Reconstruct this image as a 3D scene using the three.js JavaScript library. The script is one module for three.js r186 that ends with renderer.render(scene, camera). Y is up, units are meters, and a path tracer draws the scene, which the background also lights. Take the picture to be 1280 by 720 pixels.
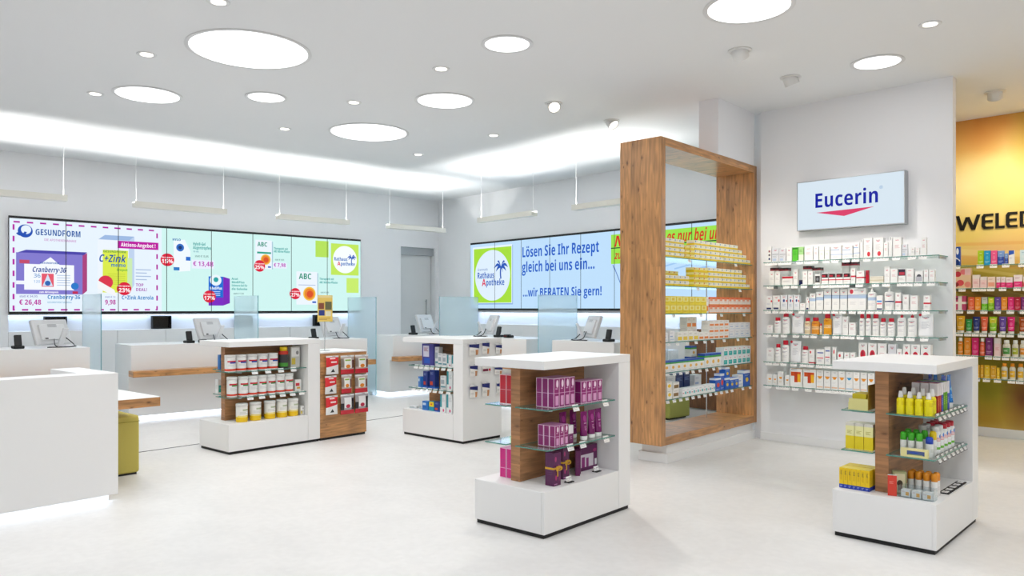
import * as THREE from 'three';
import { RoundedBoxGeometry } from 'three/addons/geometries/RoundedBoxGeometry.js';
import { mergeGeometries } from 'three/addons/utils/BufferGeometryUtils.js';
import { RectAreaLightUniformsLib } from 'three/addons/lights/RectAreaLightUniformsLib.js';

// ------------------------------------------------------------------ camera, exposure, light levels
RectAreaLightUniformsLib.init();
const scene = new THREE.Scene();
scene.background = new THREE.Color(0x000000);
const EYE = 1.45, CEIL = 3.61;
const camera = new THREE.PerspectiveCamera(2 * Math.atan(360 / 950) * 180 / Math.PI, 1280 / 720, 0.05, 80);
camera.position.set(0, EYE, 0);
camera.lookAt(0, EYE, -10);
camera.setViewOffset(1280, 720, 0, -25, 1280, 720);      // shift lens: horizon lies below the middle
const renderer = new THREE.WebGLRenderer({ antialias: true });
renderer.toneMapping = THREE.LinearToneMapping;
renderer.toneMappingExposure = 1.3;
renderer.shadowMap.enabled = true;
const PANEL_LIGHT = 5.0;      // round ceiling panels
const SPOT_LIGHT = 2.5;       // recessed downlights, candela
const PENDANT_LIGHT = 175;     // up-light of the pendants
const NICHE_LED = 2.6, FLOOR_LED = 2.2;

// ------------------------------------------------------------------ helpers
const D2R = Math.PI / 180;
let seed = 20240611;
const rnd = () => { seed = (seed * 1664525 + 1013904223) >>> 0; return seed / 4294967296; };
const used = {};
const numbered = (n) => { const k = used[n] = (used[n] ?? -1) + 1; return k ? `${n}_${String(k).padStart(3, '0')}` : n; };
// a place on the floor plan: x to the right, d away from the camera; its own x axis points `a` degrees right of the line of sight, its z axis to the right and nearer
class Place {
  constructor(x, d, a) {
    const r = a * D2R; this.x = x; this.d = d; this.turn = Math.PI / 2 - r;
    this.ex = [Math.sin(r), -Math.cos(r)]; this.ez = [Math.cos(r), Math.sin(r)];
  }
  at(lx, y, lz) { return new THREE.Vector3(this.x + lx * this.ex[0] + lz * this.ez[0], y, -this.d + lx * this.ex[1] + lz * this.ez[1]); }
}
const WORLD = new Place(0, 0, 90);   // x right, z towards the viewer
function tag(o, label, category, group, kind) {
  o.userData.label = label; if (category) o.userData.category = category;
  if (group) o.userData.group = group; if (kind) o.userData.kind = kind;
  return o;
}
function shade(o) { o.traverse((m) => { if (m.isMesh) { m.castShadow = true; m.receiveShadow = true; } }); return o; }
function thing(name, label, category, place, [x, y, z] = [0, 0, 0], turn = 0, group) {
  const o = new THREE.Group(); o.name = numbered(name); scene.add(o);
  o.position.copy(place.at(x, y, z)); o.rotation.y = place.turn + turn;
  return tag(o, label, category, group);
}
function part(parent, name, geo, mat, pos, rot) {
  const m = new THREE.Mesh(geo, mat); m.name = name; parent.add(m);
  if (pos) m.position.set(...pos); if (rot) m.rotation.set(...rot);
  m.castShadow = m.receiveShadow = true; return m;
}
function sub(parent, name) { const g = new THREE.Group(); g.name = name; parent.add(g); return g; }
const geoCache = new Map();
const memo = (k, f) => { if (!geoCache.has(k)) geoCache.set(k, f()); return geoCache.get(k); };
// box by its limits, uv in metres
function limits(x0, x1, y0, y1, z0, z1, r = 0) {
  const w = x1 - x0, h = y1 - y0, d = z1 - z0;
  const g = r ? new RoundedBoxGeometry(w, h, d, 2, r) : new THREE.BoxGeometry(w, h, d);
  g.translate((x0 + x1) / 2, (y0 + y1) / 2, (z0 + z1) / 2);
  metres(g); return g;
}
function metres(g) {       // uv from position and the way each face points
  const p = g.attributes.position, n = g.attributes.normal, uv = new Float32Array(p.count * 2);
  for (let i = 0; i < p.count; i++) {
    const ax = Math.abs(n.getX(i)), ay = Math.abs(n.getY(i)), az = Math.abs(n.getZ(i));
    const x = p.getX(i), y = p.getY(i), z = p.getZ(i);
    if (ay >= ax && ay >= az) { uv[2 * i] = z; uv[2 * i + 1] = x; } else if (ax >= az) { uv[2 * i] = z; uv[2 * i + 1] = y; } else { uv[2 * i] = x; uv[2 * i + 1] = y; }
  }
  g.setAttribute('uv', new THREE.BufferAttribute(uv, 2));
}
function swapUV(g) { const u = g.attributes.uv; for (let i = 0; i < u.count; i++) { const a = u.getX(i); u.setXY(i, u.getY(i), a); } return g; }
const join = (list) => mergeGeometries(list.map((g) => (g.index ? g.toNonIndexed() : g)));
function canvas(w, h, draw) {
  const c = document.createElement('canvas'); c.width = w; c.height = h;
  const x = c.getContext('2d'); draw(x, w, h);
  const t = new THREE.CanvasTexture(c); t.colorSpace = THREE.SRGBColorSpace; t.magFilter = THREE.LinearFilter; t.anisotropy = 8; return t;
}
const std = (color, roughness = 0.5, more = {}) => new THREE.MeshStandardMaterial({ color, roughness, ...more });
function rectLight(color, intensity, w, h, place, at, dir) {      // w lies along the place's own x axis; dir = [x, y, z] the light travels, in the place's axes
  const l = new THREE.RectAreaLight(color, intensity, w, h), o = place.at(0, 0, 0); scene.add(l); l.position.copy(place.at(...at));
  const z = place.at(...dir).sub(o).normalize().negate(), x = Math.abs(dir[0]) > 0.9 ? new THREE.Vector3(0, 1, 0) : place.at(1, 0, 0).sub(o), y = new THREE.Vector3().crossVectors(z, x).normalize(); x.crossVectors(y, z);
  l.quaternion.setFromRotationMatrix(new THREE.Matrix4().makeBasis(x, y, z)); return l;
}

// ------------------------------------------------------------------ materials
function noise2(w, h, cells, s0) {      // tiling value noise
  const g = new Float32Array(cells * cells); let s = s0 >>> 0;
  for (let i = 0; i < g.length; i++) { s = (s * 1664525 + 1013904223) >>> 0; g[i] = s / 4294967296; }
  return (x, y) => {
    const fx = x / w * cells, fy = y / h * cells, ix = Math.floor(fx), iy = Math.floor(fy);
    let tx = fx - ix, ty = fy - iy; tx = tx * tx * (3 - 2 * tx); ty = ty * ty * (3 - 2 * ty);
    const q = (a, b) => g[((b % cells) + cells) % cells * cells + ((a % cells) + cells) % cells];
    return (q(ix, iy) * (1 - tx) + q(ix + 1, iy) * tx) * (1 - ty) + (q(ix, iy + 1) * (1 - tx) + q(ix + 1, iy + 1) * tx) * ty;
  };
}
function dataTexture(w, h, f, srgb = true) {
  const a = new Uint8Array(w * h * 4);
  for (let y = 0; y < h; y++) for (let x = 0; x < w; x++) {
    const c = f(x, y), i = 4 * (y * w + x);
    a[i] = Math.max(0, Math.min(255, c[0])); a[i + 1] = Math.max(0, Math.min(255, c[1])); a[i + 2] = Math.max(0, Math.min(255, c[2])); a[i + 3] = 255;
  }
  const t = new THREE.DataTexture(a, w, h); t.wrapS = t.wrapT = THREE.RepeatWrapping; t.magFilter = THREE.LinearFilter; t.minFilter = THREE.LinearMipmapLinearFilter; t.generateMipmaps = true;
  if (srgb) t.colorSpace = THREE.SRGBColorSpace; t.needsUpdate = true; return t;
}
// oak veneer: staves with their own tone, fibre lines along v, knots and short cracks; one tile = 1 m wide, 3 m long
function oak(tone, s0) {
  const N = 1024, H = 2048, warp = noise2(N, H, 7, s0), fine = noise2(N, H, 340, s0 + 1), mid = noise2(N, H, 22, s0 + 2), big = noise2(N, H, 7, s0 + 3), long = noise2(N, H, 110, s0 + 4), blotch = noise2(N, H, 60, s0 + 5);
  const knots = []; let s = s0 * 7 + 3; const r = () => { s = (s * 1664525 + 1013904223) >>> 0; return s / 4294967296; };
  for (let k = 0; k < 90; k++) knots.push([r() * N, r() * H, 3 + r() * r() * 11, r()]);
  const edges = [0, 150, 270, 420, 520, 690, 800, 930, 1024], tones = edges.map(() => 0.955 + r() * 0.09), shifts = edges.map(() => r() * 900);
  const dark = new Float32Array(N * H), pull = new Float32Array(N * H);
  for (const [kx, ky, kr, kt] of knots) for (let dy = -Math.ceil(kr * 7); dy <= kr * 7; dy++) for (let dx = -Math.ceil(kr * 4); dx <= kr * 4; dx++) {
    const i = ((Math.floor(ky) + dy + H) % H) * N + ((Math.floor(kx) + dx + N) % N), e = Math.exp(-(dx * dx / (kr * kr * 3) + dy * dy / (kr * kr * 9)));
    pull[i] += e * kr * 1.8 * (dx > 0 ? 1 : -1); dark[i] += Math.exp(-(dx * dx + dy * dy * 0.4) / (kr * kr * 0.5)) * (0.3 + kt * 0.6) + e * 0.12;
  }
  return dataTexture(N, H, (x, y) => {
    let b = 0; while (x >= edges[b + 1]) b++;
    const i = y * N + x, px = (x + 22 * (warp(x, y) - 0.5) + pull[i] + N) % N, ys = (y + shifts[b]) % H;
    const grain = Math.sin(px * 0.19 + 10 * big(x, ys) + b * 11), fibre = fine(px, (ys * 0.05) % H), streak = long(px, (ys * 0.14) % H);
    let v = tones[b] * (0.9 + 0.025 * grain + 0.09 * (fibre - 0.5) + 0.085 * (streak - 0.5) + 0.13 * (mid(px, ys) - 0.5) + 0.14 * (blotch(px, (ys * 0.6) % H) - 0.5));
    const d = Math.min(0.62, dark[i] * 0.55 + (streak > 0.86 && blotch(x, ys) > 0.6 ? 0.1 : 0)); v *= 1 - d;
    return [tone[0] * v, tone[1] * v * (1 - d * 0.12), tone[2] * v * (1 - d * 0.22)];
  });
}
const oakMap = oak([208, 152, 97], 41), oakMap2 = oak([186, 134, 90], 97);
for (const t of [oakMap, oakMap2]) t.repeat.set(1, 1 / 3);
const M = {
  wall: std(0xf6f6f8, 0.85), ceiling: std(0xf0f1f2, 0.9), white: std(0xf3f3f2, 0.35), whiteMatt: std(0xf1f1f1, 0.6),
  oak: std(0xffffff, 0.3, { map: oakMap }), oakDark: std(0xffffff, 0.45, { map: oakMap2 }),
  black: std(0x0a0a0c, 0.4), dark: std(0x141416, 0.6), blackGloss: std(0x050608, 0.12), chrome: std(0xc8cacc, 0.25, { metalness: 1 }), alu: std(0xb5b8bb, 0.4, { metalness: 0.8 }),
  greyPlastic: std(0xd9d9da, 0.4), cable: std(0x2a2b30, 0.5), olive: std(0xc6b95c, 0.8), pendant: std(0xe6e4da, 0.5),
  shelfGlass: new THREE.MeshPhysicalMaterial({ color: 0xf5fbf9, roughness: 0.04, transmission: 1, thickness: 0, ior: 1.5 }),
  shelfEdge: new THREE.MeshPhysicalMaterial({ color: 0x5fa294, roughness: 0.25, transmission: 0.35, thickness: 0, ior: 1.5 }),
  frosted: new THREE.MeshPhysicalMaterial({ color: 0xf1f9fc, roughness: 0.58, transmission: 1, thickness: 0, ior: 1.35 }),
  frostedEdge: std(0x4f9ba4, 0.3), acrylic: new THREE.MeshPhysicalMaterial({ color: 0xf4f8fa, roughness: 0.08, transmission: 1, thickness: 0, ior: 1.45 }),
  doorGlass: std(0xdadcdd, 0.35), lamp: std(0xffffff, 0.5, { emissive: 0xfcfdff, emissiveIntensity: 1.5 }), spotLamp: std(0xffffff, 0.5, { emissive: 0xfff6e8, emissiveIntensity: 2.2 }),
  ledWhite: std(0xffffff, 0.5, { emissive: 0xe6f1ff, emissiveIntensity: 1.8 }), trimRing: std(0xe4e4e4, 0.45), gold: std(0xd9a520, 0.35),
};
const solid = (hex, r = 0.4) => memo(`m${hex}${r}`, () => std(hex, r));
{ // floor: pale resin with fine grey and beige specks and faint cloudiness
  const N = 1024, big = noise2(N, N, 5, 7), mid = noise2(N, N, 40, 8); let s = 99; const r = () => { s = (s * 1664525 + 1013904223) >>> 0; return s / 4294967296; };
  const t = dataTexture(N, N, (x, y) => {
    const v = 230 + 5 * (big(x, y) - 0.5) + 5 * (mid(x, y) - 0.5) + (r() < 0.09 ? -14 * r() : 0) + (r() - 0.5) * 7;
    return [v, v - 1, v - 3];
  });
  t.repeat.set(0.8, 0.8); M.floor = std(0xffffff, 0.42, { map: t });
}

// ------------------------------------------------------------------ printed packaging: one sheet of designs, each cell = front | side | swatch
const SHEET = 2048, CELL = 128, designs = new Map();
const sheetCanvas = document.createElement('canvas'); sheetCanvas.width = sheetCanvas.height = SHEET;
const sx = sheetCanvas.getContext('2d'); sx.fillStyle = '#ffffff'; sx.fillRect(0, 0, SHEET, SHEET);
// ops: ['r',x,y,w,h,c] rectangle, ['c',x,y,r,c] disc, ['t',text,x,y,size,c] words, ['l',x,y,w,n,c] lines of small print, ['p',c,...xy] polygon, ['f',c] text script swoosh
function paint(x, X, Y, W, H, bg, ops, side) {
  x.save(); x.beginPath(); x.rect(X, Y, W, H); x.clip(); x.fillStyle = bg; x.fillRect(X, Y, W, H);
  for (const o of ops) {
    if (o[0] === 'r' && (!side || o[3] >= 0.99)) { x.fillStyle = o[5]; x.fillRect(X + o[1] * W, Y + o[2] * H, o[3] * W, o[4] * H); }
    if (o[0] === 'b') { x.strokeStyle = o[1]; x.lineWidth = o[2] || 5; x.strokeRect(X, Y, W, H); }
    if (side) continue;
    if (o[0] === 'c') { x.fillStyle = o[4]; x.beginPath(); x.ellipse(X + o[1] * W, Y + o[2] * H, o[3] * W, o[3] * W, 0, 0, 7); x.fill(); }
    if (o[0] === 'p') { x.fillStyle = o[1]; x.beginPath(); for (let i = 2; i < o.length; i += 2) x[i === 2 ? 'moveTo' : 'lineTo'](X + o[i] * W, Y + o[i + 1] * H); x.fill(); }
    if (o[0] === 't') { x.fillStyle = o[5]; x.font = `bold ${o[4] * H}px sans-serif`; x.textAlign = 'center'; x.textBaseline = 'middle'; x.fillText(o[1], X + o[2] * W, Y + o[3] * H, W * 0.92); }
    if (o[0] === 'l') { x.fillStyle = o[5]; for (let k = 0; k < o[4]; k++) x.fillRect(X + o[1] * W, Y + (o[2] + k * 0.045) * H, o[3] * W * (0.65 + 0.35 * ((k * 7 + 3) % 5) / 4), 0.016 * H); }
  }
  if (side) { x.fillStyle = 'rgba(120,120,130,0.35)'; for (let k = 0; k < 5; k++) x.fillRect(X + 0.2 * W, Y + (0.4 + k * 0.06) * H, 0.6 * W, 0.015 * H); }
  x.restore();
}
function design(name, desc, bg, ops = [], top) {
  const k = designs.size, X = (k % 16) * CELL, Y = Math.floor(k / 16) * CELL;
  paint(sx, X, Y, 84, CELL, bg, ops, false); paint(sx, X + 84, Y, 34, CELL, bg, ops, true);
  sx.fillStyle = top || bg; sx.fillRect(X + 118, Y, 10, CELL);
  designs.set(name, { X, Y, desc, bg });
}
const sw = (c) => ['p', c, 0.3, 0.2, 0.7, 0.2, 0.5, 0.25];
const W_ = '#f3f3f1', R_ = '#c8102e', N_ = '#1b2a63';
const brand = (y = 0.15, c = '#8b3a4a') => [['t', 'Eucerin', 0.5, y, 0.075, c], ['p', R_, 0.32, y + 0.045, 0.68, y + 0.045, 0.5, y + 0.075]];
design('e_marks', 'white carton with three dark squares', W_, [['r', .3, .25, .4, .12, '#8a4450'], ['r', .3, .48, .4, .12, '#4a4250'], ['r', .3, .72, .4, .12, N_]]);
design('e_grey', 'pale grey printed carton', '#dfe1e6', [...brand(.14), ['r', .08, .42, .84, .04, '#7c818c'], ['l', .12, .55, .7, 3, '#9aa0aa'], ['r', .1, .74, .5, .16, '#b9cbe4']]);
design('e_wht', 'plain white carton', W_, [['b', '#d6d6d4'], ...brand(.2), ['l', .2, .45, .6, 4, '#c9c4c4']]);
design('e_green', 'bright green carton', '#5cc437', [['r', .06, .05, .88, .1, '#2f7a20'], ['l', .2, .3, .6, 6, '#3f9c28']]);
design('e_lgreen', 'white carton with light green top', '#a9dc8f', [['r', 0, .55, 1, .45, '#e3f2da'], ['l', .2, .2, .6, 4, '#69a850']]);
design('e_wred', 'white carton with small red print', W_, [['b', '#d8d4d4'], ['t', 'Eucerin', .5, .16, .07, '#d05060'], ['l', .22, .4, .56, 4, '#d9a8ac']]);
design('e_wgrn', 'white carton with green outline', W_, [['r', .06, .3, .88, .012, '#8cc48a'], ['r', .06, .3, .02, .6, '#8cc48a'], ['r', .92, .3, .02, .6, '#8cc48a'], ['l', .25, .45, .5, 4, '#b9cdb8']]);
design('e_stripe', 'white carton with pale blue stripes', W_, [...brand(.14), ['r', 0, .28, .8, .06, '#a9bfe0'], ['r', 0, .62, 1, .06, '#c4d3ea'], ['l', .2, .76, .6, 3, '#c9ccd2']]);
design('e_plain', 'narrow blank white carton', '#f0f0ef', [['c', .5, .08, .14, '#a6a6a6']]);
design('e_dot', 'tall white carton with red dot', W_, [...brand(.14), ['r', .06, .1, .02, .7, '#c2c2c2'], ['c', .6, .8, .17, '#d8323f'], ['l', .25, .35, .5, 6, '#cfcaca']]);
design('e_redlow', 'low white carton with red band', W_, [['r', 0, .05, 1, .22, '#c3283c'], ['l', .1, .5, .8, 4, '#b9b0b0']]);
design('e_photo', 'white carton with black picture', W_, [['r', .1, .2, .8, .6, '#3c3c40'], ['c', .5, .5, .22, '#8b8b8f']]);
design('e_darkred', 'white carton with dark red pots printed', W_, [['r', .05, .06, .9, .34, '#33151d'], ['r', .1, .18, .5, .14, '#c02038'], ['r', 0, .56, 1, .08, '#cf2440'], ['l', .1, .75, .7, 2, '#c0b4b4']], '#d9d5d5');
design('e_redbar', 'white carton with red bar', W_, [...brand(.15), ['r', 0, .48, 1, .1, '#cc2840'], ['l', .2, .68, .6, 3, '#c9c4c4']]);
design('e_beige', 'low wide beige carton', '#e6dfcf', [['r', 0, .5, 1, .12, '#cfc4a4'], ['l', .1, .2, .8, 2, '#b3a88c']]);
design('e_photo2', 'white carton with dark red picture', W_, [['r', .05, .05, .9, .45, '#2c2238'], ['r', .15, .25, .7, .2, '#c0384c'], ['l', .1, .65, .7, 4, '#c9c4c4']]);
design('e_face', 'white carton with black arch picture', W_, [['c', .5, .5, .3, '#3f4048'], ['r', .1, .5, .8, .4, '#b9bac2'], ['l', .15, .92, .6, 1, '#888']]);
design('e_jarset', 'white carton with black pot tops', W_, [['r', 0, .02, 1, .1, '#241a22'], ['r', .1, .05, .3, .06, '#6a2436'], ['r', .6, .05, .3, .06, '#6a2436'], ['r', 0, .12, 1, .06, '#a81f35'], ['l', .15, .5, .7, 4, '#c9c4c4']], '#3a2a30');
design('e_navy', 'white carton with navy foot', W_, [...brand(.14), ['c', .85, .36, .12, '#d8323f'], ['l', .15, .5, .6, 3, '#b9c0d4'], ['r', .1, .82, .7, .12, N_]]);
design('e_blue1', 'white carton with blue rounds', '#eceff3', [...brand(.14), ['c', .5, .38, .14, '#2a3f8c'], ['c', .9, .4, .1, '#d8323f'], ['l', .2, .6, .6, 4, '#aeb8d0']]);
design('e_lb', 'white carton with light blue band', W_, [['b', '#d4d6da'], ...brand(.12, '#6a6a78'), ['r', 0, .34, 1, .12, '#b4cbe6'], ['r', 0, .3, 1, .03, '#8fb0d8'], ['l', .2, .62, .6, 3, '#d5d5d8']]);
design('e_lbdot', 'wide white carton with red medallion', W_, [['r', 0, .3, 1, .16, '#b4c6e4'], ['c', .35, .16, .15, '#d02c44'], ['t', 'Eucerin', .72, .1, .06, '#6a6a78'], ['l', .2, .62, .6, 3, '#d5d5d8']]);
design('e_bpink', 'white carton with blue and pink bars', W_, [['r', .1, .35, .8, .1, '#3c8cd8'], ['r', .1, .52, .8, .08, '#e86a78'], ['r', .08, .86, .84, .1, N_]]);
design('e_navyband', 'white pump bottle with navy bar', W_, [...brand(.2, '#444460'), ['r', .06, .5, .88, .06, N_], ['l', .25, .65, .5, 3, '#b9bcc8']]);
design('e_wbot', 'white bottle with red cap', W_, [...brand(.2, '#55556a'), ['l', .25, .4, .5, 2, '#9a9aac'], ['l', .25, .62, .5, 3, '#d0d0d4']]);
design('e_pouch', 'white refill pouch', '#eef0f2', [...brand(.15, '#55556a'), ['l', .25, .35, .5, 7, '#c4c8d0']]);
design('e_beigeb', 'beige bottle with red cap', '#e2cfa8', [...brand(.2, '#7a5a50'), ['r', .1, .4, .8, .28, '#efe6d4'], ['l', .2, .46, .6, 3, '#a88']]);
design('e_orange', 'orange bottle with red cap', '#e6962c', [...brand(.2, '#7a4a20'), ['r', .12, .42, .76, .22, '#f0c48c'], ['l', .2, .48, .6, 2, '#a6621c']]);
design('e_amber', 'amber oil bottle with red cap', '#e8a01c', [...brand(.14, '#7a4a10'), ['r', .12, .42, .76, .18, '#f2c98a'], ['l', .2, .46, .6, 2, '#9c5c10']]);
design('e_redbase', 'white carton with red foot', W_, [['c', .3, .2, .14, '#d8323f'], ['l', .2, .4, .6, 4, '#c9c4c4'], ['r', 0, .88, 1, .12, '#c8203a']]);
design('e_lean', 'white carton with navy and red print', W_, [['r', .15, .2, .7, .07, '#4a5aa0'], ['r', .1, .55, .75, .06, '#d8505c'], ['l', .2, .7, .6, 3, '#a8aac0']]);
design('e_smalldot', 'small white carton with red dot', W_, [['c', .4, .28, .17, '#e02c40'], ['l', .2, .55, .5, 4, '#b9bcc4']]);
design('e_redcirc', 'white carton with big crimson rose', W_, [...brand(.1, '#666'), ['c', .5, .5, .3, '#cf1f3c'], ['c', .46, .46, .14, '#a5152c'], ['r', 0, .84, 1, .05, '#ead9c0']]);
design('e_ocap', 'small white carton with orange cap print', W_, [['p', '#f0a030', .25, .38, .8, .38, .7, .52, .36, .52], ['l', .2, .66, .6, 3, '#e4c8a0']]);
design('e_sun', 'large white carton with orange tee shape', W_, [['l', .1, .05, .5, 1, '#999'], ['r', .1, .18, .75, .22, '#d8541c'], ['r', .36, .18, .26, .56, '#c8401a'], ['r', .6, .3, .24, .42, '#f2b81e']], '#e0a050');
design('e_smile', 'white carton with orange smile', W_, [['b', '#d4d4d2'], ['t', 'Eucerin', .5, .1, .06, '#999'], ['p', '#f29c22', .14, .32, .86, .32, .62, .46, .38, .46], ['l', .2, .6, .6, 2, '#ddd'], ['r', .1, .86, .8, .06, '#f2c8a4']], '#eeeeec');
design('e_bluecap', 'white carton with blue smile', W_, [['t', 'Eucerin', .5, .1, .06, '#999'], ['p', '#2a9fd8', .14, .32, .86, .32, .62, .44, .38, .44], ['l', .2, .6, .6, 2, '#ddd'], ['r', .1, .86, .8, .06, '#b9d4ea']], '#eeeeec');
// skin-care alcove
const wel = (c = '#ffffff') => [['t', 'WELEDA', .5, .2, .06, c], ['c', .5, .5, .2, 'rgba(255,255,255,0.22)'], ['r', .15, .72, .7, .05, 'rgba(255,255,255,0.5)'], ['l', .2, .8, .6, 2, 'rgba(255,255,255,0.7)']];
const wd = (n, d, c, o) => design(n, d, c, o || wel());
wd('w_bluebox', 'tall blue gift carton', '#1d4fae', [['c', .5, .25, .25, '#eef4ff'], ['p', '#e8eef6', 0, .5, 1, .7, 1, .78, 0, .58], ['c', .5, .85, .3, '#123a80']]);
wd('w_green', 'yellow-green carton', '#a8cc1e'); wd('w_cyan', 'cyan blue carton', '#1c9cd8'); wd('w_pink', 'pink carton', '#ee5a96'); wd('w_blue', 'royal blue carton', '#2a4cb4', [['r', 0, 0, 1, .45, '#7aa0de'], ...wel()]);
wd('w_card', 'white card with blue corner', '#eef2f8', [['p', '#2a58c0', 0, .0, 1, .0, 1, .26, 0, .36], ['l', .15, .5, .6, 3, '#b8c4dc']]); wd('w_pale', 'pale blue carton', '#cfe6f0', wel('#5a8ab0'));
wd('w_roses', 'large carton printed with roses', '#e8c9a8', [['c', .2, .3, .2, '#c83a4a'], ['c', .55, .2, .2, '#e07a84'], ['c', .35, .72, .22, '#d8505c'], ['c', .8, .8, .2, '#e08a80'], ['r', .62, .05, .36, .3, '#eec4c8'], ['c', .1, .8, .16, '#8a2a30']]);
wd('w_palepink', 'pale pink carton', '#f2d6da', [['r', 0, 0, 1, .3, '#ece4e4'], ['l', .2, .5, .6, 4, '#d88a9a']]); wd('w_peach', 'peach carton', '#f4ded2', [['r', .1, .5, .8, .35, '#f0a890'], ['l', .2, .2, .6, 2, '#c09080']]);
wd('w_pinkband', 'white carton with hot pink foot', '#f0e6ea', [['r', 0, .52, 1, .48, '#ea3a86'], ['l', .2, .2, .6, 3, '#c08aa0'], ['l', .2, .68, .6, 2, '#f8d0e0']]);
wd('w_rosewhite', 'white ribboned rose carton', '#c44a78', [['r', .3, 0, .34, 1, '#f0f0ee'], ['r', 0, .4, 1, .16, '#f0f0ee'], ['c', .2, .2, .1, '#5a1a40']]);
wd('w_coral', 'coral', '#ee6a48'); wd('w_orange', 'orange', '#f0942e'); wd('w_silvergreen', 'silver and green', '#c6ccc6', [['r', 0, .5, 1, .5, '#6cc428'], ...wel('#4a6a4a')]); wd('w_lime', 'lime green', '#86c41c', [['r', .1, .1, .8, .35, '#d8d83a'], ...wel()]);
wd('w_purple', 'purple', '#6a4aa8'); wd('w_magenta', 'magenta', '#e0247a'); wd('w_crimson', 'crimson', '#b81c3c'); wd('w_plum', 'plum', '#7a2a78'); wd('w_gold', 'golden yellow', '#e2ac2c'); wd('w_emerald', 'emerald green', '#2c9a4a'); wd('w_navy', 'navy blue', '#1c2c78'); wd('w_rust', 'rust brown', '#a84a1c'); wd('w_yellow', 'yellow', '#efc62c');
for (const [n, d, c] of [['w_greenlabel', 'clear bottle with green label', '#4f9a4a'], ['w_limelabel', 'clear bottle with lime label', '#a8b43a'], ['w_orangelabel', 'clear bottle with orange label', '#e0923a'], ['w_yellowlabel', 'cream bottle with yellow label', '#eab82c']])
  design(n, d, '#e9e6d6', [['r', .2, .35, .6, .45, c], ['t', 'WELEDA', .5, .3, .05, '#888'], ['l', .3, .5, .4, 3, '#ffffff']]);
// oak frame
design('f_yw', 'white and yellow carton', '#f6f1dd', [['b', '#d8d0a8'], ['r', 0, .62, 1, .38, '#f2d21c'], ['r', .1, .12, .18, .34, '#7a9ac0'], ['l', .35, .2, .5, 4, '#c9b88a']], '#f5efd8');
design('f_yo', 'yellow and olive carton', '#f4e9a0', [['b', '#cfc060'], ['r', 0, .5, 1, .5, '#f0cf10'], ['r', .1, .1, .2, .3, '#d8783a'], ['l', .35, .15, .5, 3, '#b9a050']], '#b8a83a');
design('f_y', 'yellow carton', '#f3dc2a', [['b', '#d8bc1c'], ['r', .1, .1, .8, .5, '#f7ee9a'], ['r', .3, .2, .4, .3, '#eed23a'], ['l', .15, .7, .7, 2, '#b99a20']], '#f0d820');
design('f_o', 'orange and white carton', '#f4e6dc', [['b', '#e8a080'], ['r', 0, 0, 1, .28, '#f0703a'], ['r', .12, .2, .5, .3, '#f2a07a'], ['l', .15, .6, .7, 2, '#d0a090'], ['r', 0, .88, 1, .12, '#f29a50']], '#f08a50');
design('f_wy', 'white carton with yellow label', '#f3f1ea', [['b', '#d8d4c4'], ['r', .15, .5, .7, .38, '#f2d040'], ['l', .2, .15, .6, 4, '#b9b4a4']]);
design('f_wo', 'white carton with orange label', '#f4f0ec', [['b', '#d8c8bc'], ['r', .1, .55, .75, .3, '#f08a3a'], ['l', .2, .15, .6, 4, '#c0b0a4']]);
design('f_wb', 'white carton with pale blue print', '#f2f3f5', [['b', '#c8ccd4'], ['r', .1, .45, .5, .1, '#a9bcdc'], ['l', .15, .15, .6, 3, '#b9bcc8'], ['r', .1, .75, .8, .06, '#c8d4e8']]);
design('f_gb', 'white carton with blue-green top', '#f3f3ef', [['r', 0, 0, 1, .16, '#1c4cae'], ['r', 0, .16, 1, .13, '#3aa63a'], ['c', .5, .6, .2, '#efb84a'], ['l', .15, .84, .7, 2, '#b9b9b4']], '#2a58b0');
design('f_teal', 'white and teal carton', '#f3f4f4', [['b', '#c8d0d0'], ['r', .1, .42, .7, .46, '#22b0ac'], ['t', 'Rx', .5, .2, .16, '#d05060'], ['l', .2, .55, .5, 3, '#bfe8e6']]);
design('f_ydot', 'white carton with yellow round', '#f2f0e8', [['c', .5, .5, .3, '#f2c81c'], ['l', .15, .1, .7, 2, '#888']]);
design('f_tan', 'white carton with brown picture', '#f0ede6', [['r', .12, .35, .76, .4, '#8a6a3a'], ['l', .15, .1, .7, 2, '#888']]);
design('f_wt', 'small white carton with teal print', '#f3f4f5', [['r', .55, .4, .35, .3, '#6ac0c4'], ['l', .1, .2, .6, 2, '#9aa0b0'], ['r', .1, .5, .3, .12, '#d08a90']]);
design('f_blue', 'bright blue carton', '#1c62c4', [['r', 0, 0, 1, .2, '#eef2fa'], ['c', .5, .6, .22, '#f0c83a'], ['l', .15, .3, .7, 2, '#dfe8fa']], '#2a6cc8');
design('f_bluered', 'blue carton with red round', '#1c5cc0', [['r', 0, 0, 1, .16, '#f2f4fa'], ['c', .5, .55, .26, '#e0483a'], ['l', .15, .85, .7, 2, '#dfe8fa']], '#2a6cc8');
design('f_navy', 'navy carton', '#20356e', [['l', .15, .2, .7, 4, '#8aa0d0']]);
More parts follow.
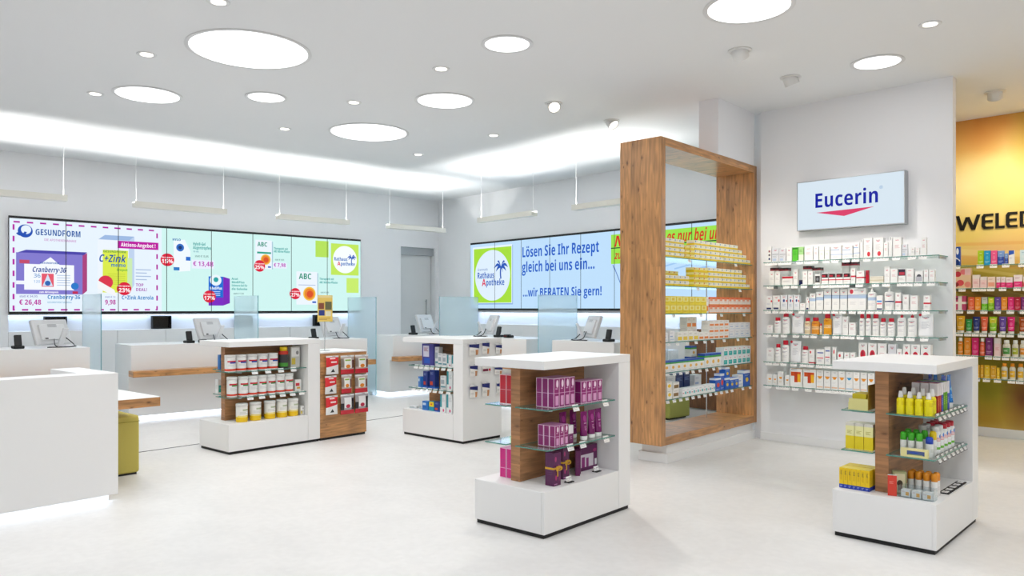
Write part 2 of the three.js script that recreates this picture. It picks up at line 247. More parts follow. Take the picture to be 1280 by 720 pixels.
// gondolas
design('g_jar1', 'white tub with red foot', '#f4f3f1', [['r', .2, .25, .6, .1, '#d02c3c'], ['r', .35, .34, .45, .1, '#2a4ca8'], ['l', .25, .5, .5, 3, '#c4c4c8'], ['r', 0, .8, 1, .14, '#e2452e']]);
design('g_jar2', 'tall white tub with red foot', '#f4f3f1', [['r', .2, .25, .6, .09, '#d02c3c'], ['r', .35, .33, .45, .08, '#3a8a4a'], ['l', .25, .48, .5, 4, '#c4c4c8'], ['r', 0, .84, 1, .1, '#e2452e']]);
design('g_jar3', 'white tub with yellow foot', '#f1f0ea', [['r', .4, .2, .45, .1, '#b9c4a4'], ['l', .25, .36, .5, 4, '#c4c4c0'], ['r', 0, .66, 1, .34, '#f2c81c'], ['r', .1, .58, .8, .1, '#f4e08a']]);
design('g_shake', 'black and yellow shaker', '#3a3a3c', [['r', 0, .0, 1, .25, '#d23a2a'], ['r', 0, .7, 1, .2, '#4a9a3a']]);
design('g_greybox', 'grey and white carton', '#cfcfca', [['r', .1, .08, .8, .4, '#ececea'], ['r', .1, .55, .4, .3, '#d8c04a'], ['c', .7, .3, .14, '#8a8a8a']]);
design('g_redsmall', 'small white carton with red print', '#f0eeea', [['r', .1, .3, .6, .25, '#d83a48'], ['r', .3, .65, .5, .15, '#e8b03a']]);
design('g_bagred', 'red and white bag', '#eeeeec', [['p', '#e03038', 0, 0, 1, 0, 1, .42, 0, .58], ['r', .3, .06, .4, .05, '#ffffff'], ['r', .35, .24, .45, .09, '#f2dede'], ['p', '#3a3a3c', .5, .66, .66, .86, .34, .86]]);
design('g_bagsnack', 'snack bag with red foot', '#b9aaa0', [['r', 0, .72, 1, .28, '#cc2030'], ['r', .25, .1, .5, .55, '#f0efe8'], ['c', .5, .55, .16, '#e0862e'], ['r', .3, .16, .4, .08, '#8ab04a'], ['r', .78, .2, .2, .45, '#6a4038'], ['r', .0, .1, .2, .5, '#857870']]);
design('g_bagsnack2', 'snack bag with black berries', '#a8a2a4', [['r', 0, .76, 1, .24, '#cc2030'], ['r', .25, .1, .5, .55, '#f0eeee'], ['c', .5, .56, .15, '#c02a48'], ['r', .75, .15, .22, .6, '#262026'], ['r', .02, .4, .2, .35, '#262026']]);
design('b_purple', 'large violet blue carton', '#4a4a9c', [['r', .12, .1, .5, .5, '#dcdcec'], ['r', .2, .66, .5, .24, '#2a62cc'], ['l', .2, .2, .36, 4, '#a03a6a']]);
design('b_white', 'white carton with grey tooth print', '#e6e8ea', [['r', .1, .3, .6, .3, '#a8b4bc'], ['l', .15, .1, .7, 2, '#8a96a0'], ['r', .1, .75, .8, .1, '#5a9aa8']]);
design('b_blue', 'leaning dark blue carton', '#1f3a8a', [['r', .1, .62, .5, .2, '#e0502e'], ['l', .15, .15, .6, 3, '#a8c0ec'], ['r', 0, .9, 1, .1, '#2a70d0']]);
design('b_teal', 'white carton with teal side', '#eef1f2', [['r', 0, 0, .34, .7, '#3a9aa4'], ['c', .6, .86, .12, '#d83a78'], ['l', .4, .2, .5, 5, '#b0bcc0']]);
design('b_sky', 'sky blue carton', '#2a7cd0', [['r', .1, .2, .5, .25, '#cfe2f6'], ['l', .15, .6, .7, 3, '#1a4a98']]);
design('b_yellow', 'blue and yellow carton', '#2a9ab8', [['r', .1, .05, .85, .5, '#f2d41c'], ['c', .5, .3, .16, '#e0622a']]);
design('b_hang', 'white pack with navy header', '#eceae6', [['p', '#232a6c', 0, .0, 1, 0, 1, .4, 0, .25], ['p', '#c98a5a', .55, .5, .85, .5, .8, .95, .6, .95], ['l', .1, .55, .4, 4, '#b0aca8']]);
design('b_hangred', 'white pack with red block', '#e8e6e2', [['r', .05, .3, .55, .45, '#7a3048'], ['r', .66, .3, .3, .4, '#d02038']]);
const pur = [['r', .0, .5, 1, .02, '#d8a8cc'], ['c', .62, .2, .2, '#f2dcec'], ['t', 'WELEDA', .5, .36, .06, '#f4e4f0'], ['r', .3, .6, .55, .32, '#dca0cc'], ['b', '#ecd6e6', 9]];
design('c_tall', 'tall purple carton', '#8c1a6c', pur, '#c88ab8');
design('c_mid', 'purple carton', '#942074', pur, '#c88ab8'); design('c_small', 'small purple carton', '#8e1c6a', pur, '#c07ab0');
design('c_serum', 'purple and white carton', '#6e145a', [['r', 0, 0, 1, .46, '#e6dfe4'], ['l', .25, .6, .5, 4, '#d8a0cc']], '#e6dfe4');
design('c_tube', 'purple tube', '#7a1464', [['c', .5, .3, .2, '#a83a90'], ['t', 'WELEDA', .5, .48, .05, '#f0d8ea'], ['l', .35, .6, .3, 4, '#e0b0d4']]);
design('c_gift', 'purple gift box with gold ribbon', '#560f4c', [['c', .3, .2, .12, '#b02a70'], ['c', .7, .45, .14, '#8a1c5c'], ['c', .35, .75, .12, '#b02a70'], ['c', .8, .8, .1, '#7a1a58'], ['r', .1, .92, .4, .03, '#b880b0']], '#4a0c40');
design('c_leaf', 'purple flower brochure', '#6a1858', [['c', .3, .3, .2, '#b0387c'], ['r', .1, .5, .3, .4, '#d8d4d8'], ['c', .75, .65, .2, '#8a1c60']]);
design('c_set', 'wide purple picture carton', '#5e1450', [['r', .08, .35, .7, .5, '#d9cfd8'], ['r', .16, .45, .16, .4, '#8a1a72'], ['r', .4, .5, .12, .35, '#8a1a72'], ['c', .85, .25, .1, '#a82a70'], ['r', .84, .6, .12, .25, '#eeeeee']]);
design('c_red', 'tall red carton', '#cc1f36', [['b', '#f0c0c4', 8], ['r', 0, .5, 1, .02, '#eaa0a8'], ['l', .3, .6, .4, 5, '#f0b8bc'], ['c', .5, .25, .16, '#e04a58']], '#d8808a');
design('c_pink', 'tall hot pink carton', '#da1c86', [['b', '#f6cce6', 8], ['r', 0, .66, 1, .02, '#f4b0d8'], ['l', .3, .2, .4, 6, '#f2a0d0'], ['c', .5, .8, .14, '#ee6ab4']], '#e68ac0');
design('d_yel', 'yellow spray bottle', '#f0e010', [['l', .15, .25, .7, 5, '#c8a81a'], ['r', .6, .4, .3, .3, '#7a8a2a']]);
design('d_redbox', 'slim red carton with white top', '#b41a24', [['r', 0, 0, 1, .42, '#e9e4e6'], ['l', .2, .55, .6, 5, '#f0c890'], ['r', .4, .5, .3, .4, '#d8502a']]);
design('d_bluebox', 'slim blue carton with white top', '#2448b8', [['r', 0, 0, 1, .42, '#eceaf2'], ['l', .2, .55, .6, 5, '#c8d4f4']]); design('d_greenbox', 'slim green carton with white top', '#5aa622', [['r', 0, 0, 1, .36, '#f0eef0'], ['l', .2, .5, .6, 6, '#d6e86a']]);
design('d_lilac', 'lilac tube', '#b08ad8', [['r', 0, .0, 1, .2, '#2a50b8'], ['l', .25, .4, .5, 5, '#e6d8f4']]); design('d_cyan', 'blue fish tube', '#1c7cd0', [['p', '#8ad0f0', .2, .5, .8, .42, .7, .62], ['l', .25, .7, .5, 3, '#cfe8fa']]);
design('d_roll', 'white stick with green cap', '#e4e6e2', [['l', .2, .4, .6, 6, '#a8b4a0']]); design('d_spray', 'white spray can', '#eef0ee', [['l', .2, .3, .6, 4, '#d84a5a'], ['c', .5, .25, .14, '#3a7cd0'], ['r', .2, .7, .3, .1, '#6ab83a'], ['r', .5, .55, .3, .12, '#d02c40']]);
design('d_post', 'cream box with car picture', '#ece2a0', [['r', .25, .25, .62, .5, '#4a5a8a'], ['c', .5, .48, .16, '#2a4cae'], ['r', .3, .65, .5, .1, '#8a9a6a']], '#f0e8b0');
design('d_book', 'red booklet', '#d8402e', [['l', .2, .3, .5, 3, '#f0a898']], '#eeeeea'); design('d_card', 'framed olive picture card', '#a8a878', [['r', .14, .1, .72, .8, '#d8cfa8'], ['c', .5, .5, .2, '#4a3a2a'], ['r', .38, .55, .28, .25, '#5a2a22']]);
design('d_stick', 'white stick with orange cap', '#efede9', [['l', .2, .4, .6, 6, '#c8c4c0']]); design('d_tray', 'printed carton in tray', '#f0ece6', [['r', .5, .3, .35, .5, '#e8a840'], ['l', .1, .2, .4, 5, '#d0a8a0']]);
design('d_yb', 'yellow carton with blue foot', '#f0cc12', [['b', '#c8a818'], ['r', 0, .8, 1, .2, '#1f3eb0'], ['r', .25, .1, .5, .5, '#e0b80a'], ['l', .3, .18, .4, 4, '#3a3a2a'], ['l', .2, .86, .6, 2, '#c8d0f0']], '#f0d84a');
design('d_yw', 'yellow and white carton', '#ece8a8', [['r', 0, .5, 1, .5, '#e8d018'], ['r', 0, 0, 1, .12, '#d8d4c8'], ['l', .2, .3, .6, 3, '#b0a84a']], '#e8e6d8');
design('d_disp', 'yellow display carton', '#d8cc5a', [['r', .0, .0, 1, .3, '#b8941e'], ['l', .2, .5, .6, 3, '#8a7a1a']], '#7a701a'); design('d_stk', 'yellow sachet', '#d6c41a', [['r', .3, .1, .1, .8, '#5a5208']]);
design('tag', 'price tag', '#f4f4f2', [['t', '2,95', .5, .4, .3, '#8a8086'], ['l', .12, .7, .7, 3, '#a9a4a6']]);
design('flyer', 'yellow flyer', '#f0cf6a', [['r', .05, .03, .9, .08, '#f4e0a0'], ['r', .08, .3, .35, .22, '#8a4a3a'], ['r', .5, .25, .42, .3, '#6a6a4a'], ['r', .1, .56, .36, .2, '#2a3a8a'], ['r', .52, .6, .35, .18, '#efe6c8'], ['l', .1, .85, .8, 2, '#a8742a']]);
design('tag_framed', 'price tag', '#eeeeec', [['t', '6,95', .5, .42, .26, '#7a7478'], ['l', .2, .66, .5, 2, '#a9a4a6'], ['b', '#4a4b52', 22]], '#4a4b52');
design('blank', 'white', '#efefee');
const sheetTex = new THREE.CanvasTexture(sheetCanvas); sheetTex.colorSpace = THREE.SRGBColorSpace; sheetTex.magFilter = THREE.LinearFilter; sheetTex.anisotropy = 8;
const PRINT = std(0xffffff, 0.38, { map: sheetTex }), PRINTGLOSS = std(0xffffff, 0.22, { map: sheetTex });
const U = (c, f, side) => (c.X + (side ? 86 + f * 30 : 2 + f * 80)) / SHEET, V = (c, f) => 1 - (c.Y + 2 + (1 - f) * (CELL - 4)) / SHEET;
const cell = (n) => { const c = designs.get(n); if (!c) throw new Error('no design ' + n); return c; };
function cartonGeo(n, w, h, d) {
  return memo(`c${n},${w},${h},${d}`, () => {
    const g = new THREE.BoxGeometry(w, h, d), c = cell(n), uv = g.attributes.uv;
    for (let i = 0; i < 24; i++) {
      const f = i >> 2, u = uv.getX(i), v = uv.getY(i);
      if (f === 2 || f === 3) uv.setXY(i, (c.X + 123) / SHEET, V(c, 0.5)); else uv.setXY(i, U(c, u, f < 2), V(c, v));
    }
    g.translate(0, h / 2, 0); return g;
  });
}
const wrapU = (u) => { let s = u <= 0.5 ? 2 * u : 2 * u - 2; return Math.abs(s) <= 0.5 ? 0.5 + s : s > 0 ? 1.5 - s : -0.5 - s; };
function lathe(prof, n, key, seg = 20, flat = 1) {       // prof: [radius, height]; print wraps round, front at +z
  return memo('l' + key, () => {
    const g = new THREE.LatheGeometry(prof.map(([r, y]) => new THREE.Vector2(Math.max(r, 1e-4), y)), seg);
    if (n) {
      const c = cell(n), uv = g.attributes.uv, p = g.attributes.position, top = Math.max(...prof.map((q) => q[1]));
      for (let i = 0; i < uv.count; i++) uv.setXY(i, U(c, wrapU(uv.getX(i))), V(c, Math.min(1, p.getY(i) / top)));
    }
    if (flat !== 1) { g.scale(1, 1, flat); g.computeVertexNormals(); }
    return g;
  });
}
const CAPS = { crimson: 0xc8102e, white: 0xf2f2f0, orange: 0xe8921c, navy: 0x20285a, green: 0x3fae24, yellow: 0xf0d010, blue: 0x1f46b8, clear: 0xe6eaec, red: 0xc41a30, black: 0x202024 };
function sheetGeo(n, w, h, d, key, prof) {      // tube, pouch or bag: a closed sleeve, prof(t) -> [half width, half depth] from foot to top
  return memo(key, () => {
    const A = 20, B = 12, pos = [], uv = [], idx = [], c = cell(n);
    for (let j = 0; j <= B; j++) for (let i = 0; i <= A; i++) {
      const t = j / B, a = i / A * Math.PI * 2, [hw, hd] = prof(t);
      pos.push(Math.sin(a) * hw, t * h, Math.cos(a) * hd);
      uv.push(U(c, 0.5 + 0.5 * Math.sin(a) * 0.98), V(c, t));
    }
    for (let j = 0; j < B; j++) for (let i = 0; i < A; i++) { const a = j * (A + 1) + i, b = a + A + 1; idx.push(a, a + 1, b, b, a + 1, b + 1); }
    for (const [j, up] of [[0, 0], [B, 1]]) { const k = pos.length / 3; pos.push(0, j / B * h, 0); uv.push(U(c, 0.5), V(c, up)); for (let i = 0; i < A; i++) { const a = j * (A + 1) + i; up ? idx.push(a, a + 1, k) : idx.push(a + 1, a, k); } }
    const g = new THREE.BufferGeometry(); g.setAttribute('position', new THREE.Float32BufferAttribute(pos, 3)); g.setAttribute('uv', new THREE.Float32BufferAttribute(uv, 2)); g.setIndex(idx); g.computeVertexNormals(); return g;
  });
}
const NAMES = { c: 'carton', b: 'bottle', p: 'pump_bottle', t: 'tube', u: 'pouch', j: 'jar', k: 'tub', s: 'spray_bottle', r: 'roll_on_stick', h: 'hanging_bag', n: 'spray_can', e: 'gift_box' };
const CATS = { c: 'carton', b: 'bottle', p: 'bottle', t: 'tube', u: 'pouch', j: 'jar', k: 'tub', s: 'spray bottle', r: 'stick', h: 'bag', n: 'spray can', e: 'gift box' };
// the thing stands on y = 0, front at +z
function makeProduct(kind, spec, w, h, d) {
  const [n, capName] = spec.split(':'), r = w / 2, capMat = solid(CAPS[capName] ?? 0xf2f2f0, 0.3), key = `${kind}${spec},${w},${h},${d}`;
  if (kind === 'c') { const m = new THREE.Mesh(cartonGeo(n, w, h, d), PRINT); return m; }
  const o = new THREE.Group();
  if (kind === 'b') {
    const flat = Math.min(1, d / w), hb = h * 0.8;
    part(o, 'body', lathe([[0, 0], [r * 0.92, 0], [r, h * 0.02], [r, hb * 0.86], [r * 0.8, hb * 0.96], [r * 0.5, hb], [r * 0.5, hb + 0.004]], n, key + 'b', 20, flat), PRINTGLOSS);
    part(o, 'cap', lathe([[0, hb], [r * 0.68, hb], [r * 0.7, hb + 0.004], [r * 0.66, h * 0.985], [r * 0.6, h], [0, h]], null, key + 'c', 18, Math.max(flat, 0.8)), capMat);
  } else if (kind === 'p') {
    const flat = Math.min(1, d / w), hb = h * 0.78;
    part(o, 'body', lathe([[0, 0], [r * 0.95, 0], [r, h * 0.02], [r, hb * 0.93], [r * 0.7, hb * 0.99], [r * 0.34, hb]], n, key + 'b', 20, flat), PRINTGLOSS);
    part(o, 'pump', join([new THREE.CylinderGeometry(r * 0.3, r * 0.34, h * 0.1, 14).translate(0, hb + h * 0.05, 0), new THREE.CylinderGeometry(0.004, 0.004, h * 0.08, 8).translate(0, hb + h * 0.13, 0), new RoundedBoxGeometry(r * 1.1, h * 0.045, r * 0.5, 2, 0.003).translate(-r * 0.25, h * 0.977, 0)]), capMat);
  } else if (kind === 't') {
    const hc = h * 0.14;
    part(o, 'body', sheetGeo(n, w, h - hc, d, key, (t) => [r * (0.8 + 0.2 * t), Math.max(0.0015, d / 2 * (1 - t * 0.97))]), PRINTGLOSS, [0, hc, 0]);
    part(o, 'cap', lathe([[0, 0], [r * 0.72, 0], [r * 0.78, 0.003], [r * 0.8, hc]], null, key + 'c', 18, Math.min(1, d / w + 0.1)), capMat);
  } else if (kind === 'u' || kind === 'h') {
    part(o, 'sleeve', sheetGeo(n, w, h, d, key, (t) => [r * (1 - 0.04 * Math.sin(t * Math.PI)), Math.max(0.0015, d / 2 * (kind === 'u' ? Math.pow(1 - t, 0.7) : Math.sqrt(Math.sin(Math.PI * Math.min(1, Math.max(0, t))))))]), PRINTGLOSS);
    if (kind === 'u') part(o, 'spout', new THREE.CylinderGeometry(0.011, 0.011, 0.02, 12), solid(CAPS.crimson, 0.3), [-r * 0.72, h * 0.95, 0.008], [0, 0, 0.7]);
    else part(o, 'header', limits(-r, r, h, h + 0.018, -0.0012, 0.0012), solid(0xe6e6e6));
  } else if (kind === 'j') {
    part(o, 'body', lathe([[0, 0], [r, 0], [r, h * 0.66], [r * 0.9, h * 0.68]], null, key + 'b'), solid(CAPS[n], 0.25));
    part(o, 'lid', lathe([[0, h * 0.66], [r, h * 0.66], [r, h], [0, h]], null, key + 'c'), solid(n === 'navy' ? 0x141a3c : 0xa00c26, 0.3));
  } else if (kind === 'k') {
    part(o, 'body', lathe([[0, 0], [r * 0.96, 0], [r, 0.004], [r, h * 0.86], [r * 0.95, h * 0.87]], n, key + 'b', 24), PRINTGLOSS);
    part(o, 'lid', lathe([[0, h * 0.855], [r * 1.02, h * 0.855], [r * 1.02, h * 0.985], [r * 0.97, h], [0, h]], null, key + 'c', 24), solid(0xf4f4f2, 0.35));
  } else if (kind === 's') {
    part(o, 'body', lathe([[0, 0], [r, 0], [r, h * 0.6], [r * 0.85, h * 0.68], [r * 0.5, h * 0.72]], n, key + 'b'), PRINTGLOSS);
    part(o, 'cap', lathe([[0, h * 0.7], [r * 0.6, h * 0.7], [r * 0.62, h * 0.78], [r * 0.42, h], [0, h]], null, key + 'c'), solid(0xf2f2f0, 0.3));
  } else if (kind === 'r') {
    part(o, 'body', lathe([[0, 0], [r, 0], [r, h * 0.64], [r * 0.9, h * 0.65]], n, key + 'b'), PRINTGLOSS);
    part(o, 'cap', lathe([[0, h * 0.635], [r * 0.98, h * 0.635], [r * 0.96, h * 0.9], [r * 0.7, h * 0.98], [0, h]], null, key + 'c'), capMat);
  } else if (kind === 'n') {
    part(o, 'can', lathe([[0, 0], [r * 0.95, 0], [r, 0.004], [r, h * 0.78], [r * 0.6, h * 0.84], [r * 0.5, h * 0.85]], n, key + 'b'), PRINTGLOSS);
    part(o, 'cap', lathe([[0, h * 0.82], [r * 0.8, h * 0.8], [r * 0.8, h * 0.97], [r * 0.7, h], [0, h]], null, key + 'c'), capMat);
  } else if (kind === 'e') {
    part(o, 'box', cartonGeo(n, w, h, d), PRINT);
    part(o, 'ribbon', join([limits(-r - 0.0015, r + 0.0015, h * 0.5, h * 0.56, -d / 2 - 0.0015, d / 2 + 0.0015), new THREE.TorusGeometry(0.016, 0.005, 8, 14).scale(1, 0.8, 0.7).rotateY(0.6).translate(-0.014, h * 0.53, d / 2 + 0.008).toNonIndexed(), new THREE.TorusGeometry(0.016, 0.005, 8, 14).scale(1, 0.8, 0.7).rotateY(-0.6).translate(0.014, h * 0.53, d / 2 + 0.008).toNonIndexed(), limits(-0.004, 0.004, h * 0.28, h * 0.53, d / 2 + 0.002, d / 2 + 0.005)]), M.gold);
  }
  return o;
}
const protos = new Map();
function product(kind, spec, w, h, d) {
  const k = `${kind}|${spec}|${w}|${h}|${d}`;
  if (!protos.has(k)) protos.set(k, makeProduct(kind, spec, w, h, d));
  const o = protos.get(k).clone(); o.name = numbered(kind === 'c' ? ({ e: 'skincare_carton', w: 'cosmetic_carton', c: 'cosmetic_carton', f: 'medicine_carton' })[spec[0]] || 'carton' : NAMES[kind]); o.userData = { category: CATS[kind] }; return shade(o);
}
const ORD = ['first', 'second', 'third', 'fourth', 'fifth', 'sixth', 'seventh', 'eighth', 'ninth', 'tenth', 'eleventh', 'twelfth', 'thirteenth', 'fourteenth', 'fifteenth', 'sixteenth', 'seventeenth', 'eighteenth', 'nineteenth', 'twentieth', 'twenty-first', 'twenty-second', 'twenty-third', 'twenty-fourth'];
const kindWord = { b: 'bottle', t: 'tube', c: 'carton', p: 'pump bottle' };
function descOf(kind, spec) {
  const n = spec.split(':')[0]; if (kind === 'j') return `small ${n} jar`;
  let s = cell(n).desc; if (kind === 'p' && n === 'e_wbot') return 'white bottle with red pump'; if (kind === 'p' && n === 'e_lb') return 'white bottle with white pump';
  if (!/(carton|bottle|tube|pouch|tub|bag|can|stick|box|card|pack|booklet|brochure|shaker|sachet)/.test(s)) s += ' ' + (kindWord[kind] || 'carton'); return s;
}
// items: [kind, spec, x, w, h, z, d, turn, extraY]; label = nth of its look from the left, then where the row is
function stock(place, y, items, where, group, side = 1) {
  const list = items.map((it) => ({ it, desc: descOf(it[0], it[1]) })).sort((a, b) => (a.it[2] - b.it[2]) * side);
  const total = {}, seen = {}; for (const q of list) total[q.desc] = (total[q.desc] || 0) + 1;
  for (const { it, desc } of list) {
    const [kind, spec, x, w, h, z, d, turn = 0, dy = 0] = it, o = product(kind, spec, w, h, d); scene.add(o);
    o.position.copy(place.at(x, y + dy + 0.0006, z)); o.rotation.y = place.turn + turn;
    const k = seen[desc] = (seen[desc] ?? -1) + 1;
    tag(o, total[desc] > 1 ? `${ORD[k] || 'last'} ${desc} from left, ${where}` : `${desc}, ${where}`, null, group);
  }
}
// a stack of equal cartons: columns along x, rows up
function stack(place, y, spec, x0, w, h, d, z, heights, where, group) {
  heights.forEach((n, c) => { for (let r = 0; r < n; r++) {
    const o = product('c', spec, w - 0.002, h - 0.0012, d); scene.add(o);
    o.position.copy(place.at(x0 + (c + 0.5) * w, y + 0.0006 + r * h, z + (rnd() - 0.5) * 0.006)); o.rotation.y = place.turn + (rnd() - 0.5) * 0.03;
    tag(o, `${ORD[c] || 'last'} ${cell(spec).desc} from left, ${ORD[r]} row up, ${where}`, null, group);
  } });
}
const tagGeo = memo('tagGeo', () => { const g = cartonGeo('tag', 0.058, 0.034, 0.0016).clone(); g.rotateX(-0.25); return g; });
// glass shelf with price tags hanging on its front edge
function glassShelf(parent, name, x0, x1, y, z0, z1, tagsAt = [], tagGeometry = tagGeo) {
  const g = new THREE.BoxGeometry(x1 - x0, 0.008, z1 - z0), s = new THREE.Mesh(g, [M.shelfEdge, M.shelfEdge, M.shelfGlass, M.shelfGlass, M.shelfEdge, M.shelfEdge]);
  s.name = name; parent.add(s); s.position.set((x0 + x1) / 2, y - 0.004, (z0 + z1) / 2); s.castShadow = s.receiveShadow = true;
  for (const tx of tagsAt) part(s, 'price_tag', tagGeometry, PRINT, [tx - (x0 + x1) / 2, -0.032, (z1 - z0) / 2 + 0.005]);
  return s;
}

// ------------------------------------------------------------------ floor plan
const LW = new Place(-6.938, 10.466, 47.86), RW = new Place(-1.488, 15.398, 137.86), EW = new Place(2.752, 8.41, 134.7), WW = new Place(5.15, 8.83, 134.7);
const FR = new Place(1.369, 6.975, 42), GA = new Place(-3.017, 7.687, 41.2), GB = new Place(-1.058, 8.983, 132.5), GC = new Place(-0.026, 4.947, 41), GD = new Place(2.264, 4.649, 43.5), DK = new Place(-2.948, 5.69, 41.2);
function structure(name, place, geo, mat, label) {
  const m = new THREE.Mesh(geo, mat); m.name = name; m.position.copy(place.at(0, 0, 0)); m.rotation.y = place.turn; scene.add(m);
  m.castShadow = m.receiveShadow = true; return tag(m, label, null, null, 'structure');
}
structure('floor', LW, limits(-7.4, 17, -0.2, 0, -3.5, 15.4), M.floor, 'pale speckled seamless resin floor of the shop');
structure('ceiling', LW, limits(-7.4, 17, CEIL, CEIL + 0.2, -3.5, 15.4), M.ceiling, 'flat white plaster ceiling with round light panels');
const NL = [1.12, 1.36], NR = [1.15, 1.375];           // lit niches: foot and head
{
  const w = structure('wall_left', LW, join([
    limits(-7.2, 7.35, 0, CEIL, -0.45, -0.3), limits(-7.2, 6.44, NL[1], CEIL, -0.3, 0), limits(6.44, 7.27, 2.65, CEIL, -0.3, 0), limits(7.27, 7.35, 0, CEIL, -0.3, 0),
    limits(-7.2, 0, 0, NL[1], -0.3, 0), limits(5.52, 6.44, 0, NL[1], -0.3, 0), limits(0, 5.52, 0, NL[0] - 0.02, -0.3, -0.02)]), M.wall, 'white wall carrying the long video wall of pharmacy offers');
  for (let k = 0; k < 8; k++) part(w, 'cabinet_panel', limits(k * 0.69 + 0.003, k * 0.69 + 0.687, 0.02, NL[0], -0.019, 0, 0.002), M.whiteMatt);
  part(w, 'niche_shelf', limits(0, 5.52, NL[0] - 0.02, NL[0], -0.3, -0.02), M.whiteMatt);
  const door = structure('door_1', LW, limits(6.46, 7.25, 0.01, 2.5, -0.14, -0.125), M.doorGlass, 'grey frosted glass sliding door beside the corner');
  part(door, 'door_rail', limits(6.44, 7.27, 2.5, 2.65, -0.2, -0.06), M.alu);
  part(door, 'door_handle', join([limits(7.1, 7.125, 1.3, 1.62, -0.1, -0.08), limits(7.1, 7.125, 1.33, 1.345, -0.125, -0.1), limits(7.1, 7.125, 1.575, 1.59, -0.125, -0.1)]), M.chrome);
}
{
  const w = structure('wall_back', RW, join([
    limits(-0.45, 8.35, 0, CEIL, -0.45, -0.3), limits(0, 8.35, NR[1], CEIL, -0.3, 0), limits(0, 1.085, 0, NR[1], -0.3, 0), limits(6.83, 8.35, 0, NR[1], -0.3, 0), limits(1.085, 6.83, 0, NR[0] - 0.02, -0.3, -0.02)]), M.wall, 'white back wall with the blue message video wall');
  for (let k = 0; k < 7; k++) part(w, 'cabinet_panel', limits(1.088 + k * 0.7, 1.785 + k * 0.7, 0.02, NR[0], -0.019, 0, 0.002), M.whiteMatt);
  tag(part(w, 'wood_panel', limits(6.02, 6.83, 0.02, NR[0], -0.019, 0.004, 0.002), std(0xb8aca6, 0.5, { map: oakMap2 })), 'grey brown wood veneer panel');
  part(w, 'niche_shelf', limits(1.085, 6.83, NR[0] - 0.02, NR[0], -0.3, -0.02), M.whiteMatt);
}
structure('wall_right', EW, limits(0, 1.9, 0, CEIL, -0.1, 0), M.wall, 'white wall with the blue-lettered light box and glass shelves');
structure('wall_divider', EW, limits(-0.1, 0, 0, CEIL, -1.8, -0.06), M.wall, 'white return wall behind the oak frame');
structure('wall_bulkhead', FR, limits(1.124, 1.98, 3.032, CEIL, -0.22, -0.002), M.wall, 'white ceiling bulkhead resting over the oak frame');
structure('baseboard_right', EW, limits(0, 1.9, 0, 0.085, 0, 0.012, 0.003), M.whiteMatt, 'low white skirting along the shelf wall');
structure('wall_side', WW, limits(5, 5.15, 0, CEIL, -0.15, 15), M.wall, 'white side wall out of view on the right');
structure('wall_front', LW, limits(-7.2, 15, 0, CEIL, 15, 15.15), M.wall, 'white wall behind the viewer');
structure('wall_far', LW, limits(-7.35, -7.2, 0, CEIL, -0.45, 15.15), M.wall, 'white wall out of view on the left');
structure('trim_1', GA, limits(-0.62, 3.3, 0, 0.003, -0.52, -0.508), M.dark, 'thin black joint strip let into the floor');
